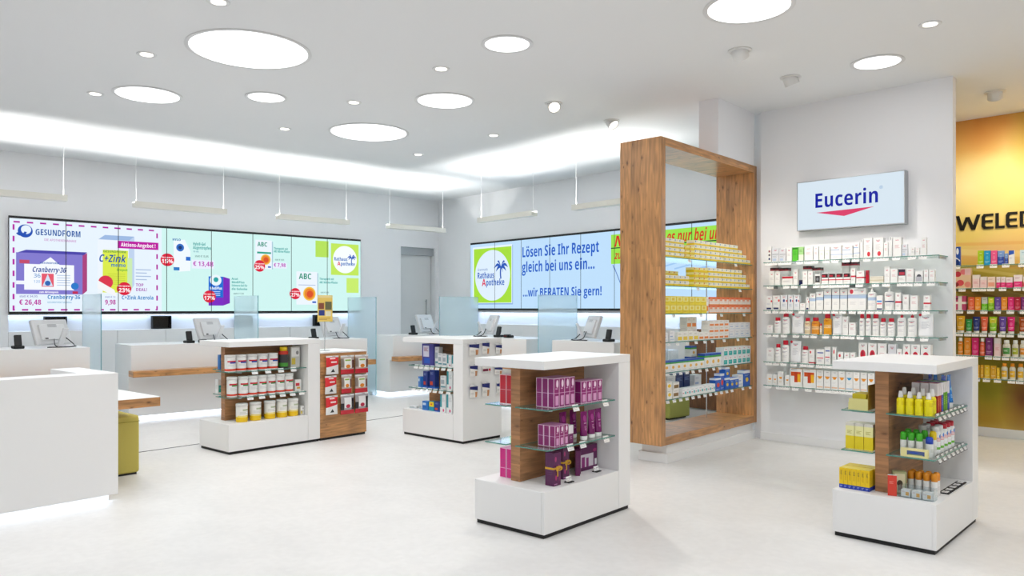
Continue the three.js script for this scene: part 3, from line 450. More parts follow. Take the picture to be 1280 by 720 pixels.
{ // alcove wall with printed mural: blurred macro of a yellow calendula flower
  const t = canvas(1024, 576, (x, w, h) => {
    x.fillStyle = '#e8cf84'; x.fillRect(0, 0, w, h);
    const blob = (bx, by, rx, ry, c, a) => { x.save(); x.translate(bx * w, by * h); x.scale(rx * w, ry * h); const g = x.createRadialGradient(0, 0, 0, 0, 0, 1); g.addColorStop(0, c + a); g.addColorStop(1, c + '00'); x.fillStyle = g; x.fillRect(-1, -1, 2, 2); x.restore(); };
    blob(.4, .0, .14, .16, '#d4843a', 'ff'); blob(.3, .0, .2, .2, '#dc9c4e', 'f0'); blob(.62, .04, .12, .18, '#a89a20', 'ff'); blob(.5, .02, .2, .12, '#d08c3c', 'e0'); blob(.85, .1, .3, .3, '#d8982f', 'ff'); blob(.1, .1, .25, .3, '#dca044', 'e0');
    blob(.36, .22, .25, .12, '#f6ecb4', 'ff'); blob(.55, .26, .25, .16, '#f0dc8a', 'ff'); blob(.36, .4, .2, .1, '#e6cf6a', 'd0'); blob(.48, .44, .2, .07, '#eab88a', 'c0'); blob(.7, .4, .25, .2, '#e6b45a', 'c0');
    blob(.38, .5, .3, .06, '#b8a22a', 'e0'); blob(.42, .56, .35, .07, '#8a7a1a', 'e0'); blob(.5, .61, .3, .08, '#6e3a10', 'd0'); blob(.36, .66, .2, .09, '#7a5214', 'd8'); blob(.4, .74, .3, .1, '#7a7414', 'f0'); blob(.6, .7, .2, .15, '#5f4212', 'e0'); blob(.4, .86, .35, .16, '#a89a10', 'ff'); blob(.43, .9, .12, .1, '#8f8a08', 'ff'); blob(.58, .9, .1, .14, '#6e3a10', 'ff'); blob(.85, .85, .3, .3, '#7a6a10', 'ff'); blob(.1, .8, .3, .4, '#8a8212', 'e0'); blob(.4, .97, .3, .08, '#b08414', 'd0');
    x.globalAlpha = 0.35; x.lineCap = 'round'; for (let k = 0; k < 9; k++) { x.strokeStyle = k % 2 ? '#f8e8a0' : '#e09a4a'; x.lineWidth = 6 + (k % 3) * 5; x.beginPath(); x.moveTo(-20, h * (0.38 + k * 0.012)); x.bezierCurveTo(w * 0.25, h * (0.42 + k * 0.02), w * 0.5, h * (0.4 + k * 0.035), w, h * (0.42 + k * 0.05)); x.stroke(); }
  });
  const g = new THREE.BoxGeometry(6.5, CEIL - 0.1, 0.15), uv = g.attributes.uv, p = g.attributes.position;
  for (let i = 0; i < uv.count; i++) uv.setXY(i, 0.3 + (p.getX(i) + 1.75) * 0.417, uv.getY(i));
  t.wrapS = THREE.MirroredRepeatWrapping; g.translate(1.75, (CEIL + 0.1) / 2, -0.075);
  structure('wall_alcove', WW, g, std(0xffffff, 0.6, { map: t }), 'alcove wall covered by a yellow and orange flower mural');
  structure('baseboard_alcove', WW, limits(-1.5, 5, 0, 0.1, -0.14, 0.006), M.whiteMatt, 'white skirting below the flower mural');
}

// ------------------------------------------------------------------ ceiling lamps
function discLamp(x, d, dia, label, group) {
  const t = thing('ceiling_light', label, 'ceiling light', WORLD, [x, CEIL, -d], 0, group), r = dia / 2;
  part(t, 'trim_ring', lathe([[r, 0], [r + 0.028, 0], [r + 0.03, -0.005], [r, -0.008], [r - 0.004, -0.004], [r - 0.004, 0]], null, 'ring' + dia, 56), M.trimRing);
  part(t, 'diffuser_lamp', memo('disc' + dia, () => new THREE.CylinderGeometry(r - 0.004, r - 0.004, 0.004, 56)), M.lamp, [0, -0.003, 0]);
  rectLight(0xfcfdff, PANEL_LIGHT * (Math.PI / 4 / 0.49), dia * 0.7, dia * 0.7, WORLD, [x, CEIL - 0.009, -d], [0, -1, 0]);
}
const LG = 'round ceiling light panels';
discLamp(-2.2, 6.37, 0.95, 'largest round ceiling light, upper left, nearest', LG); discLamp(-1.76, 9.35, 0.92, 'large round ceiling light in the far middle', LG);
discLamp(-3.69, 7.7, 0.6, 'medium round ceiling light farthest left', LG); discLamp(-2.52, 7.79, 0.36, 'small round ceiling light between two larger ones, left', LG);
discLamp(-0.04, 6.22, 0.37, 'small round ceiling light at top middle', LG); discLamp(-0.7, 7.92, 0.57, 'medium round ceiling light left of middle, above the message wall', LG);
discLamp(3.21, 6.68, 0.38, 'small round ceiling light above the blue-lettered light box', LG); discLamp(1.7, 5.46, 0.58, 'medium round ceiling light cut by the top edge', LG);
for (const [x, d, dia] of [[2.3, 2.3, 0.95], [-4.5, 4.3, 0.95], [4.3, 2.4, 0.95], [-1.2, 4.2, 0.6], [1.1, 3.0, 0.95], [3.4, 3.9, 0.6], [-3.2, 3.6, 0.95], [-5.2, 5.8, 0.6], [-0.6, 1.0, 0.95], [2.6, 0.6, 0.6], [-3.6, 0.4, 0.6], [-6.5, 2.6, 0.95], [5.2, 4.6, 0.6]]) discLamp(x, d, dia, 'round ceiling light panel added out of view near the viewer', LG);  // unseen panels added behind the frame edge to brighten desk and near gondola
function downlight(x, d, label, lit = true) {
  const t = thing('downlight', label, 'downlight', WORLD, [x, CEIL, -d], 0, 'recessed downlights');
  part(t, 'trim_ring', lathe([[0.05, -0.003], [0.075, -0.008], [0.08, -0.004], [0.08, 0]], null, 'dring', 32), M.trimRing);
  part(t, 'lamp_face', memo('dface', () => new THREE.CylinderGeometry(0.05, 0.05, 0.004, 28)), M.spotLamp, [0, -0.004, 0]);
  const s = new THREE.SpotLight(0xfff8f0, SPOT_LIGHT, 0, 0.75, 0.7, 2); s.position.copy(WORLD.at(x, CEIL - 0.02, -d)); s.target.position.copy(WORLD.at(x, 0, -d)); s.castShadow = true; s.shadow.radius = 2; scene.add(s, s.target);
}
for (const [x, d, l] of [[-3.11, 6.47, 'small downlight left of the largest round light'], [-4.2, 7.66, 'small downlight farthest left in the ceiling'], [-1.66, 7.98, 'small downlight just above the far large round light'], [-0.64, 6.86, 'small downlight above the medium round light, middle'],
  [-2.74, 9.16, 'small downlight left of the far large round light'], [-1.32, 10.69, 'farthest small downlight, near the ceiling corner'], [-0.23, 9.5, 'small downlight right of the far large round light'], [-2.07, 5.36, 'small downlight cut by the top edge, left'], [3.18, 5.78, 'small downlight at upper right above the alcove entrance']]) downlight(x, d, l);
function gimbal(x, d, target, label, color, power, cone = 0.6) {      // round housing swung out of the ceiling and aimed
  const t = thing('gimbal_spotlight', label, 'spotlight', WORLD, [x, CEIL, -d], 0, 'swivelled ceiling spotlights');
  part(t, 'trim_ring', lathe([[0.07, 0], [0.095, 0], [0.095, -0.006], [0.07, -0.01]], null, 'gring', 32), solid(0xe6e5e3));
  const g = new THREE.Group(); g.name = 'swivel_head'; t.add(g); g.position.set(0, -0.02, 0);
  const dir = target.clone().sub(WORLD.at(x, CEIL - 0.03, -d)).normalize(); g.quaternion.setFromUnitVectors(new THREE.Vector3(0, -1, 0), dir);
  part(g, 'housing', lathe([[0, 0.06], [0.05, 0.06], [0.066, 0.02], [0.066, -0.05], [0.058, -0.05], [0.058, -0.03]], null, 'ghouse', 28), solid(0xe6e5e3));
  part(g, 'lamp_face', memo('gface', () => new THREE.CylinderGeometry(0.056, 0.056, 0.004, 28)), M.spotLamp, [0, -0.04, 0]);
  const s = new THREE.SpotLight(color, power, 0, cone, 0.9, 2), p = WORLD.at(x, CEIL - 0.02, -d).addScaledVector(dir, 0.075); s.position.copy(p); s.target.position.copy(target); s.castShadow = true; s.shadow.radius = 2.5; scene.add(s, s.target);
}
gimbal(0.44, 8.02, GC.at(0.6, 0.8, 0.6), 'swivelled spotlight farther from the oak frame, lit', 0xfff8f0, 9); gimbal(1.15, 8.77, FR.at(0.9, 0.4, 1.4), 'swivelled spotlight close beside the oak frame, lit', 0xfff8f0, 9);
gimbal(1.91, 6.37, EW.at(0.55, 1.2, 0), 'swivelled white spotlight left of the small round light, turned to the wall', 0xfff8f0, 5); gimbal(2.61, 7.12, EW.at(1.25, 1.2, 0), 'swivelled white spotlight nearest the shelf wall, turned to the light box', 0xfff8f0, 5);
discLamp(5.95, 7.25, 0.6, 'round ceiling light added out of view in the mural alcove', LG); discLamp(6.9, 6.1, 0.6, 'round ceiling light added out of view, farther along the alcove', LG);  // two unseen lamps added to brighten the mural
gimbal(4.83, 7.6, WW.at(0.45, 2.0, 0), 'swivelled spotlight aimed at the flower mural', 0xfff0d4, 4.5, 1.1); gimbal(5.7, 6.9, WW.at(1.5, 2.0, 0), 'swivelled spotlight out of view, aimed at the mural', 0xfff0d4, 4.5, 1.1);

// ------------------------------------------------------------------ pendants that light the ceiling
function pendant(place, x0, x1, z, label) {
  const t = thing('pendant_light', label, 'pendant light', place, [x0, 2.79, z], 0, 'linear pendant up-lights over the counters'), L = x1 - x0;
  part(t, 'housing', join([limits(0, L, 0, 0.012, -0.06, 0.06), limits(0, L, 0.012, 0.075, -0.06, -0.055), limits(0, L, 0.012, 0.075, 0.055, 0.06), limits(0, 0.005, 0.012, 0.055, -0.055, 0.055), limits(L - 0.005, L, 0.012, 0.055, -0.055, 0.055)]), M.pendant);
  part(t, 'led_strip', limits(0.02, L - 0.02, 0.012, 0.024, -0.012, 0.012), M.ledWhite);
  for (const x of [0.03, L - 0.03]) { const w = part(t, 'wire', new THREE.CylinderGeometry(0.0035, 0.0035, CEIL - 2.865, 8).translate(x, 0.075 + (CEIL - 2.865) / 2, 0), solid(0xf4f4f4)); part(w, 'gripper', new THREE.CylinderGeometry(0.007, 0.007, 0.05, 12).translate(x, 0.1, 0), solid(0xf4f4f4)); }
  rectLight(0xfffefb, PENDANT_LIGHT, L - 0.06, 0.02, place, [(x0 + x1) / 2, 2.79 + 0.028, z], [0, 1, 0]);
}
pendant(LW, -0.95, 0.38, 1.57, 'linear pendant light cut by the left edge'); pendant(LW, 1.165, 2.393, 1.57, 'linear pendant light above the middle of the offers wall');
pendant(LW, 3.18, 4.375, 1.57, 'linear pendant light above the right end of the offers wall'); pendant(LW, 5.132, 6.303, 1.57, 'linear pendant light in front of the grey sliding door');
pendant(RW, 3.202, 4.438, 1.57, 'linear pendant light in front of the message wall'); pendant(RW, 5.233, 6.47, 1.57, 'linear pendant light partly hidden by the oak frame'); pendant(LW, -3.1, -1.75, 1.57, 'linear pendant light out of view on the left');

// ------------------------------------------------------------------ video walls
const SL = { w: 5.52, y0: 1.4, y1: 2.688 }, SR = { w: 5.728, y0: 1.443, y1: 2.655, x0: 1.085 };
const leftPicture = canvas(2048, 478, (x, W, H) => {
  const k = W / SL.w, X = (m) => m * k, Y = (m) => (SL.y1 - m) / (SL.y1 - SL.y0) * H;
  const R = (x0, y1, x1, y0, c) => { x.fillStyle = c; x.fillRect(X(x0), Y(y1), X(x1) - X(x0), Y(y0) - Y(y1)); };
  const T = (s, px, py, hh, c, font = 'bold', al = 'left', max) => { x.fillStyle = c; x.font = `${font} ${hh * k}px sans-serif`; x.textAlign = al; x.textBaseline = 'middle'; max ? x.fillText(s, X(px), Y(py), max * k) : x.fillText(s, X(px), Y(py)); };
  const poly = (c, ...q) => { x.fillStyle = c; x.beginPath(); for (let i = 0; i < q.length; i += 2) x[i ? 'lineTo' : 'moveTo'](X(q[i]), Y(q[i + 1])); x.fill(); };
  const disc = (px, py, r, c) => { x.fillStyle = c; x.beginPath(); x.arc(X(px), Y(py), r * k, 0, 7); x.fill(); };
  const sale = (px, py, s) => { disc(px, py, 0.098, '#d81e3c'); T('Sie sparen', px, py + 0.04, 0.035, '#fff', 'bold', 'center'); T(s, px, py - 0.025, 0.085, '#fff', 'bold', 'center', 0.17); };
  R(0, 3, 5.6, 1, '#cdf2ee'); R(0, 3, 2.0, 1, '#e4f0fb');
  x.strokeStyle = '#b0189c'; x.lineWidth = 0.022 * k; x.setLineDash([0.075 * k, 0.085 * k]); x.strokeRect(X(0.05), Y(2.64), X(1.93) - X(0.05), Y(1.425) - Y(2.64)); x.setLineDash([]);
  disc(0.19, 2.52, 0.09, '#1f4fb0'); disc(0.2, 2.54, 0.062, '#e4f0fb'); x.strokeStyle = '#1f4fb0'; x.lineWidth = 0.03 * k; x.beginPath(); x.arc(X(0.14), Y(2.52), 0.055 * k, 0.2, 2.6); x.stroke();
  T('GESUNDFORM', 0.31, 2.515, 0.115, '#1d4f9c', 'bold', 'left', 0.57); T('DIE APOTHEKENMARKE', 0.42, 2.415, 0.045, '#c07ab8', '', 'left', 0.4);
  poly('#4a44a8', 0.1, 2.22, 0.2, 2.26, 0.96, 2.26, 0.9, 2.2); R(0.08, 2.22, 0.9, 1.645, '#8078cc'); poly('#a8407c', 0.9, 2.21, 0.96, 2.25, 0.96, 1.7, 0.9, 1.645); R(0.08, 1.83, 0.2, 1.78, '#eef2fb');
  R(0.177, 2.065, 0.79, 1.705, '#f2f6fc'); poly('#f2f6fc', 0.36, 2.06, 0.5, 2.17, 0.62, 2.06); T('GESUNDFORM', 0.49, 2.085, 0.035, '#1d4f9c', 'bold', 'center'); T('Cranberry·36', 0.27, 1.99, 0.1, '#1f3f90', 'italic bold', 'left', 0.42); T('36', 0.29, 1.905, 0.08, '#3a78c0', '', 'left'); T('120', 0.29, 1.82, 0.05, '#7aa8d8', '', 'left');
  R(0.39, 1.935, 0.54, 1.75, '#e2566a'); poly('#cfe0f4', 0.4, 1.76, 0.465, 1.93, 0.53, 1.76); disc(0.465, 1.8, 0.035, '#2f62b0'); for (let i = 0; i < 5; i++) R(0.58, 1.92 - i * 0.035, 0.74, 1.91 - i * 0.035, '#b0c4e2');
  disc(0.8, 1.765, 0.05, '#2a78c8'); R(0.77, 1.69, 0.84, 1.655, '#c02a50'); T('zum Aktionspreis', 0.36, 1.675, 0.04, '#fff', 'bold', 'left', 0.24); R(0.12, 2.12, 0.24, 2.07, '#c04a6a');
  T('Cranberry·36', 0.46, 1.605, 0.075, '#2a7ac0', 'bold', 'left', 0.41); T('GESUNDFORM Tabletten', 0.46, 1.53, 0.035, '#7ac', '', 'left', 0.3); T('statt € 34,95', 0.12, 1.615, 0.04, '#66a', '', 'left'); T('€ 26,48', 0.115, 1.53, 0.095, '#b82a98', 'bold', 'left', 0.27);
  poly('#9cb8e0', 1.11, 2.46, 1.2, 2.53, 1.6, 2.53, 1.52, 2.46); R(1.1, 2.46, 1.52, 1.66, '#eaf2fa'); poly('#bcd0ec', 1.52, 2.46, 1.6, 2.53, 1.6, 1.8, 1.52, 1.66); R(1.17, 2.31, 1.51, 1.68, '#d8e84a'); R(1.5, 2.2, 1.57, 1.75, '#c8e8b0'); T('GESUNDFORM', 1.33, 2.29, 0.045, '#4a8a3a', 'bold', 'center');
  T('C+Zink', 1.11, 2.185, 0.15, '#1f4fa8', 'italic bold', 'left', 0.36); T('memo', 1.28, 2.09, 0.075, '#1f6fc0', 'bold', 'left', 0.2); T('Depot', 1.36, 2.02, 0.05, '#6ab040', 'bold', 'left'); for (let i = 0; i < 6; i++) R(1.24, 1.96 - i * 0.03, 1.47, 1.952 - i * 0.03, '#b8c83a'); disc(1.21, 1.83, 0.1, '#d8344c'); poly('#f2f2f4', 1.1, 1.86, 1.33, 1.72, 1.36, 1.62, 1.1, 1.74);
  R(1.375, 2.455, 1.95, 2.345, '#b8149c'); T('Aktions-Angebot !', 1.66, 2.4, 0.075, '#fff', 'bold', 'center', 0.5); sale(1.46, 1.74, '23%'); for (let i = 0; i < 4; i++) R(1.62, 2.04 - i * 0.05, 1.84 - (i % 2) * 0.06, 2.025 - i * 0.05, '#a8bcdc'); T('TOP', 1.62, 1.8, 0.06, '#a85ab0', 'bold'); T('DEAL!', 1.62, 1.73, 0.06, '#a85ab0', 'bold');
  T('C+Zink Acerola', 1.42, 1.605, 0.08, '#2a7ac0', 'bold', 'left', 0.46); T('statt € 12', 1.2, 1.615, 0.035, '#66a', '', 'left'); T('9,98', 1.2, 1.535, 0.095, '#b82a98', 'bold', 'left', 0.15);
  // mint part
  poly('#eef6fc', 2.17, 2.5, 2.34, 2.53, 2.43, 2.35, 2.43, 2.04, 2.25, 2.02, 2.17, 2.1); T('HYLO', 2.15, 2.52, 0.05, '#2a5aa8', 'bold'); disc(2.27, 2.4, 0.06, '#2f6ac0'); disc(2.27, 2.4, 0.028, '#12306a'); R(2.36, 2.26, 2.43, 2.2, '#2a6ac8'); R(2.17, 2.09, 2.26, 2.04, '#2a78c0'); sale(2.08, 2.2, '15%');
  T('Hylo®-Gel', 2.47, 2.47, 0.065, '#3a9a98', 'bold', 'left', 0.2); T('Augentropfen', 2.47, 2.41, 0.065, '#3a9a98', 'bold', 'left', 0.29); T('10 ml', 2.47, 2.35, 0.035, '#7ab'); T('statt € 15,95', 2.5, 2.28, 0.045, '#466', '', 'left', 0.22); R(2.45, 2.22, 2.8, 2.08, '#e6eefc'); T('€ 13,48', 2.47, 2.155, 0.1, '#b83ab0', 'bold', 'left', 0.32);
  R(2.72, 1.96, 2.95, 1.49, '#1f6ad0'); poly('#7a28b8', 2.95, 1.96, 3.06, 1.93, 3.06, 1.53, 2.95, 1.49); R(2.72, 1.62, 2.95, 1.49, '#7a2ac0'); disc(2.83, 1.9, 0.09, '#e8f4fa'); disc(2.83, 1.91, 0.04, '#2aa0a0'); T('MediPlus', 2.74, 1.77, 0.06, '#fff', 'bold', 'left', 0.19); for (let i = 0; i < 3; i++) R(2.74, 1.72 - i * 0.03, 2.9, 1.71 - i * 0.03, '#cfe4ff'); sale(2.73, 1.635, '17%');
  for (let i = 0; i < 4; i++) T(['Acut', 'MediPlus', 'Schmerz-Gel für', 'die Gelenke'][i], 3.09, 1.93 - i * 0.055, 0.05, '#3a9a98', 'bold', 'left', 0.27); T('statt € 17,95', 3.12, 1.69, 0.04, '#466', '', 'left', 0.18);
  const abc = (x0, y1, x1, y0) => { const w = x1 - x0, h = y1 - y0; R(x0, y1, x1, y0, '#eaf2fc'); R(x1, y1 - 0.02, x1 + 0.02, y0, '#a8c8d8'); T('ABC', x0 + w * 0.12, y1 - h * 0.15, w * 0.34, '#0c8a6a', 'bold', 'left', w * 0.6); disc(x0 + w * 0.62, y0 + h * 0.33, w * 0.3, '#f0c040'); disc(x0 + w * 0.62, y0 + h * 0.33, w * 0.24, '#e8862e'); disc(x0 + w * 0.64, y0 + h * 0.32, w * 0.15, '#d8502a'); R(x1 - w * 0.24, y0 + h * 0.1, x1 - w * 0.06, y0 + h * 0.05, '#2a5ac0'); };
  abc(3.49, 2.6, 3.785, 2.11); R(3.52, 2.4, 3.77, 2.37, '#2aa088'); sale(3.565, 2.16, '25%'); abc(4.23, 2.09, 4.635, 1.51); R(4.27, 1.86, 4.6, 1.85, '#9ac'); sale(4.21, 1.7, '27%');
  T('Therapie® mit', 3.82, 2.47, 0.055, '#3a9a98', 'bold', 'left', 0.26); T('ABC Wärme-Pflaster', 3.82, 2.42, 0.055, '#3a9a98', 'bold', 'left', 0.3); T('statt € 9,95', 3.84, 2.28, 0.04, '#466', '', 'left', 0.17); R(3.8, 2.23, 4.06, 2.13, '#e6eefc'); T('€ 7,98', 3.82, 2.185, 0.085, '#b83ab0', 'bold', 'left', 0.22);
  T('Therapie® mit', 4.68, 1.97, 0.055, '#3a9a98', 'bold', 'left', 0.28); T('ABC Wärme-Pflaster', 4.68, 1.91, 0.055, '#3a9a98', 'bold', 'left', 0.36); T('statt € 8,95', 4.7, 1.73, 0.04, '#466', '', 'left', 0.16); R(4.67, 1.68, 4.9, 1.53, '#e6eefc'); T('€ 6,48', 4.68, 1.61, 0.1, '#b83ab0', 'bold', 'left', 0.24);
  R(4.6, 2.65, 4.85, 2.36, '#b4e05a'); R(5.22, 2.0, 5.475, 1.73, '#c6ea6a'); R(4.9, 2.62, 5.475, 2.05, '#c0e65a'); disc(5.19, 2.335, 0.25, '#f4fafc'); palm(x, X(5.33), Y(2.37), 0.1 * k); T('Rathaus', 4.96, 2.34, 0.085, '#2a62b8', 'bold', 'left', 0.28); T('A', 5.03, 2.255, 0.1, '#d81e4c', 'bold', 'left'); T('potheke', 5.1, 2.255, 0.085, '#2a62b8', 'bold', 'left', 0.3);
});
function palm(x, px, py, s) {      // blue palm tree of the pharmacy logo
  x.strokeStyle = '#1f52b4'; x.lineCap = 'round'; x.lineWidth = s * 0.17; x.beginPath(); x.moveTo(px, py); x.quadraticCurveTo(px - s * 0.12, py + s * 0.5, px - s * 0.02, py + s); x.stroke();
  x.fillStyle = '#1f52b4'; for (const [cx, cy, ex, ey] of [[-0.5, -0.6, -0.95, 0.1], [-0.45, -0.25, -0.7, 0.42], [-0.3, -0.75, -0.5, -0.5], [0.35, -0.75, 0.55, -0.45], [0.55, -0.6, 0.98, 0.08], [0.45, -0.25, 0.72, 0.4], [0.1, -0.2, 0.28, 0.5]]) { x.beginPath(); x.moveTo(px, py); x.quadraticCurveTo(px + cx * s, py + (cy - 0.16) * s, px + ex * s, py + ey * s); x.quadraticCurveTo(px + cx * s * 0.8, py + (cy + 0.3) * s, px, py + s * 0.06); x.fill(); }
}
const rightPicture = canvas(2048, 434, (x, W, H) => {
  const k = W / SR.w, X = (m) => (m - SR.x0) * k, Y = (m) => (SR.y1 - m) / (SR.y1 - SR.y0) * H;
  const R = (x0, y1, x1, y0, c) => { x.fillStyle = c; x.fillRect(X(x0), Y(y1), X(x1) - X(x0), Y(y0) - Y(y1)); };
  const T = (s, px, py, hh, c, font = 'bold', max) => { x.fillStyle = c; x.font = `${font} ${hh * k}px sans-serif`; x.textAlign = 'left'; x.textBaseline = 'middle'; x.fillText(s, X(px), Y(py), max * k); };
  R(1, 3, 7, 1, '#bcdcf8'); x.strokeStyle = '#9cc4ee'; x.lineWidth = 8; for (let i = 0; i < 5; i++) { x.beginPath(); x.moveTo(X(5.4 + i * 0.2), Y(2.1 - i * 0.04)); x.lineTo(X(6.8), Y(2.4 - i * 0.1)); x.stroke(); }
  R(1.16, 2.585, 2.3, 1.515, '#8fb0e0'); R(1.15, 2.6, 2.28, 1.54, '#e4f0fb'); R(1.19, 2.565, 2.26, 1.55, '#a4dc38'); x.fillStyle = '#dcecfa'; x.beginPath(); x.ellipse(X(1.725), Y(2.055), 0.5 * k, 0.47 * k, 0, 0, 7); x.fill();
  T('Grammatik', 1.3, 2.17, 0.06, '#5a7ab8', '', 0.42); palm(x, X(1.97), Y(2.2), 0.2 * k); T('Rathaus', 1.29, 2.06, 0.16, '#1f58b8', 'bold', 0.5); T('A', 1.43, 1.925, 0.18, '#d81e4c', 'bold', 0.12); T('potheke', 1.55, 1.925, 0.16, '#1f58b8', 'bold', 0.52);
  T('Lösen Sie Ihr Rezept', 2.53, 2.435, 0.25, '#1758c4', 'bold', 1.82); T('gleich bei uns ein…', 2.53, 2.17, 0.25, '#1758c4', 'bold', 1.73); T('…wir BERATEN Sie gern!', 2.55, 1.72, 0.2, '#1758c4', 'bold', 1.86);
  R(4.6, 2.6, 6.85, 2.14, '#9ae04a'); x.fillStyle = '#123'; x.fillRect(X(4.6), Y(2.395), X(6.85) - X(4.6), 5); T('Neu', 4.64, 2.49, 0.24, '#d02a1c', 'italic bold', 0.5); T('jetzt es nur bei uns', 5.3, 2.49, 0.24, '#d02a1c', 'italic bold', 1.32); T('zum Sonderpreis in Ihrer Apotheke', 4.66, 2.27, 0.17, '#d02a1c', 'italic bold', 2.1);
  x.strokeStyle = '#5a7ac0'; x.lineWidth = 5; x.beginPath(); x.moveTo(X(4.64), Y(2.12)); x.lineTo(X(4.8), Y(1.8)); x.lineTo(X(5.2), Y(1.6)); x.stroke();
});
function display(place, x0, w, y0, y1, tex, u0, u1, label, group) {
  const t = thing('display_screen', label, 'display', place, [x0, y0, 0], 0, group), h = y1 - y0;
  part(t, 'bezel', limits(0.0005, w - 0.0005, -0.034, h + 0.034, 0.001, 0.05), M.black);
  const g = new THREE.PlaneGeometry(w - 0.01, h), uv = g.attributes.uv; for (let i = 0; i < 4; i++) uv.setXY(i, u0 + uv.getX(i) * (u1 - u0), uv.getY(i));
  part(t, 'screen', g, tex, [w / 2, h / 2, 0.0512]);
}
const SCREEN = 0.8;
const lit = (o) => new THREE.MeshPhysicalMaterial({ color: 0x020202, roughness: 0.35, specularIntensity: 0.35, ...o });
const leftScreenMat = lit({ emissive: 0xffffff, emissiveMap: leftPicture, emissiveIntensity: SCREEN }), rightScreenMat = lit({ emissive: 0xffffff, emissiveMap: rightPicture, emissiveIntensity: SCREEN });
const showsL = ['showing the blue brand name and purple cranberry box', 'showing the right half of the dashed cranberry advert', 'showing the magenta banner beside the yellow box', 'showing the eye drop bottle with fifteen percent badge', 'showing the purple box with seventeen percent badge', 'showing the upper orange-flower box', 'showing the lower orange-flower box', 'showing the round green pharmacy logo at the far right'];
for (let k = 0; k < 8; k++) display(LW, k * 0.69, 0.69, SL.y0, SL.y1, leftScreenMat, k / 8, (k + 1) / 8, `portrait display ${showsL[k]}`, 'offers video wall');
const showsR = ['showing the left half of the palm logo', 'showing the right half of the palm logo', 'showing the first words of the blue message', 'showing the middle of the blue message', 'showing the last words of the blue message', 'half hidden behind the oak frame board', 'showing red italic words, seen through the oak frame', 'with pale streaks, mostly hidden behind the oak frame'];
for (let k = 0; k < 8; k++) display(RW, SR.x0 + k * 0.716, 0.716, SR.y0, SR.y1, rightScreenMat, k / 8, (k + 1) / 8, `portrait display ${showsR[k]}`, 'message video wall');
rectLight(0xd8f0f4, 0.4, SL.w, 1.2, LW, [SL.w / 2, 2.04, 0.056], [0, 0, 1]); rectLight(0xb8dcff, 0.4, SR.w, 1.15, RW, [SR.x0 + SR.w / 2, 2.05, 0.056], [0, 0, 1]);
function nicheLed(place, x0, x1, y, label) {
  const t = thing('led_strip_light', label, 'light strip', place, [x0, y, -0.25]);
  part(t, 'profile', limits(0, x1 - x0, -0.012, -0.0005, -0.03, 0.03), M.alu); part(t, 'led_lamp', limits(0, x1 - x0, -0.018, -0.012, -0.025, 0.025), M.ledWhite);
  rectLight(0xa8d2ff, NICHE_LED, x1 - x0, 0.05, place, [(x0 + x1) / 2, y - 0.02, -0.25], [0, -1, 0]);
}
nicheLed(LW, 0.01, 5.51, NL[1], 'blue-white light strip in the niche below the offers wall'); nicheLed(RW, 1.095, 6.82, NR[1], 'blue-white light strip in the niche below the message wall');
[[0.474, 'left end, behind the first monitor'], [1.942, 'fully visible above the second counter'], [3.28, 'beside the second glass screen'], [4.72, 'behind the yellow flyer']].forEach(([x, l]) => {
  const t = thing('dispensing_hatch', `black dispensing hatch in the lit niche, ${l}`, 'hatch', LW, [x, NL[0], -0.29], 0, 'hatches in the lit niche');
  part(t, 'surround', join([limits(0, 0.29, 0.004, 0.02, -0.005, 0.06), limits(0, 0.29, 0.19, 0.205, -0.005, 0.06), limits(0, 0.015, 0.02, 0.19, -0.005, 0.06), limits(0.275, 0.29, 0.02, 0.19, -0.005, 0.06)]), M.black); part(t, 'flap', limits(0.015, 0.275, 0.02, 0.19, -0.005, 0.01), M.blackGloss);
});

// ------------------------------------------------------------------ service counters with wooden bag ledges, monitors and glass screens between
function counter(place, x0, x1, front, back, h, label) {
  const t = thing('service_counter', label, 'counter', place, [x0, 0, front], 0, 'service counters'), L = x1 - x0, D = front - back;
  part(t, 'plinth', limits(0.06, L - 0.06, 0, 0.07, -D + 0.05, -0.16), M.whiteMatt);
  part(t, 'lower_body', limits(0, L, 0.07, 0.6, -D, -0.1, 0.003), M.white); part(t, 'upper_body', limits(0, L, 0.6, h, -D, 0, 0.003), M.white);
  part(t, 'wooden_ledge', swapUV(limits(-0.03, L + 0.03, 0.59, 0.665, 0.002, 0.2, 0.003)), M.oak);
  part(t, 'led_strip', join([limits(0.02, L - 0.02, 0.06, 0.0695, -0.15, -0.12), limits(0.02, 0.05, 0.06, 0.0695, -D + 0.05, -0.16)]), M.ledWhite);
  rectLight(0xcfe4ff, FLOOR_LED, L - 0.04, 0.03, place, [(x0 + x1) / 2, 0.057, front - 0.135], [0, -1, 0.5]);
  rectLight(0xcfe4ff, FLOOR_LED, 0.03, D - 0.2, place, [x0 + 0.035, 0.057, front - D / 2], [0, -1, 0]);
}
counter(LW, -1.25, 0.5, 2.2, 1.5, 0.975, 'white service counter partly hidden by the reception desk'); counter(LW, 0.975, 2.6, 2.14, 1.44, 0.98, 'white service counter left of the tub gondola, wooden ledge in view');
counter(LW, 2.96, 4.35, 2.2, 1.5, 0.98, 'white service counter hidden behind the tub gondola'); counter(LW, 4.95, 6.35, 2.0, 1.35, 1.0, 'white service counter in front of the grey sliding door');
counter(RW, 2.9, 4.62, 1.9, 1.22, 1.01, 'white service counter behind the hanging-pack gondola'); counter(RW, 5.127, 6.22, 1.9, 1.22, 1.015, 'white service counter left of the oak frame');
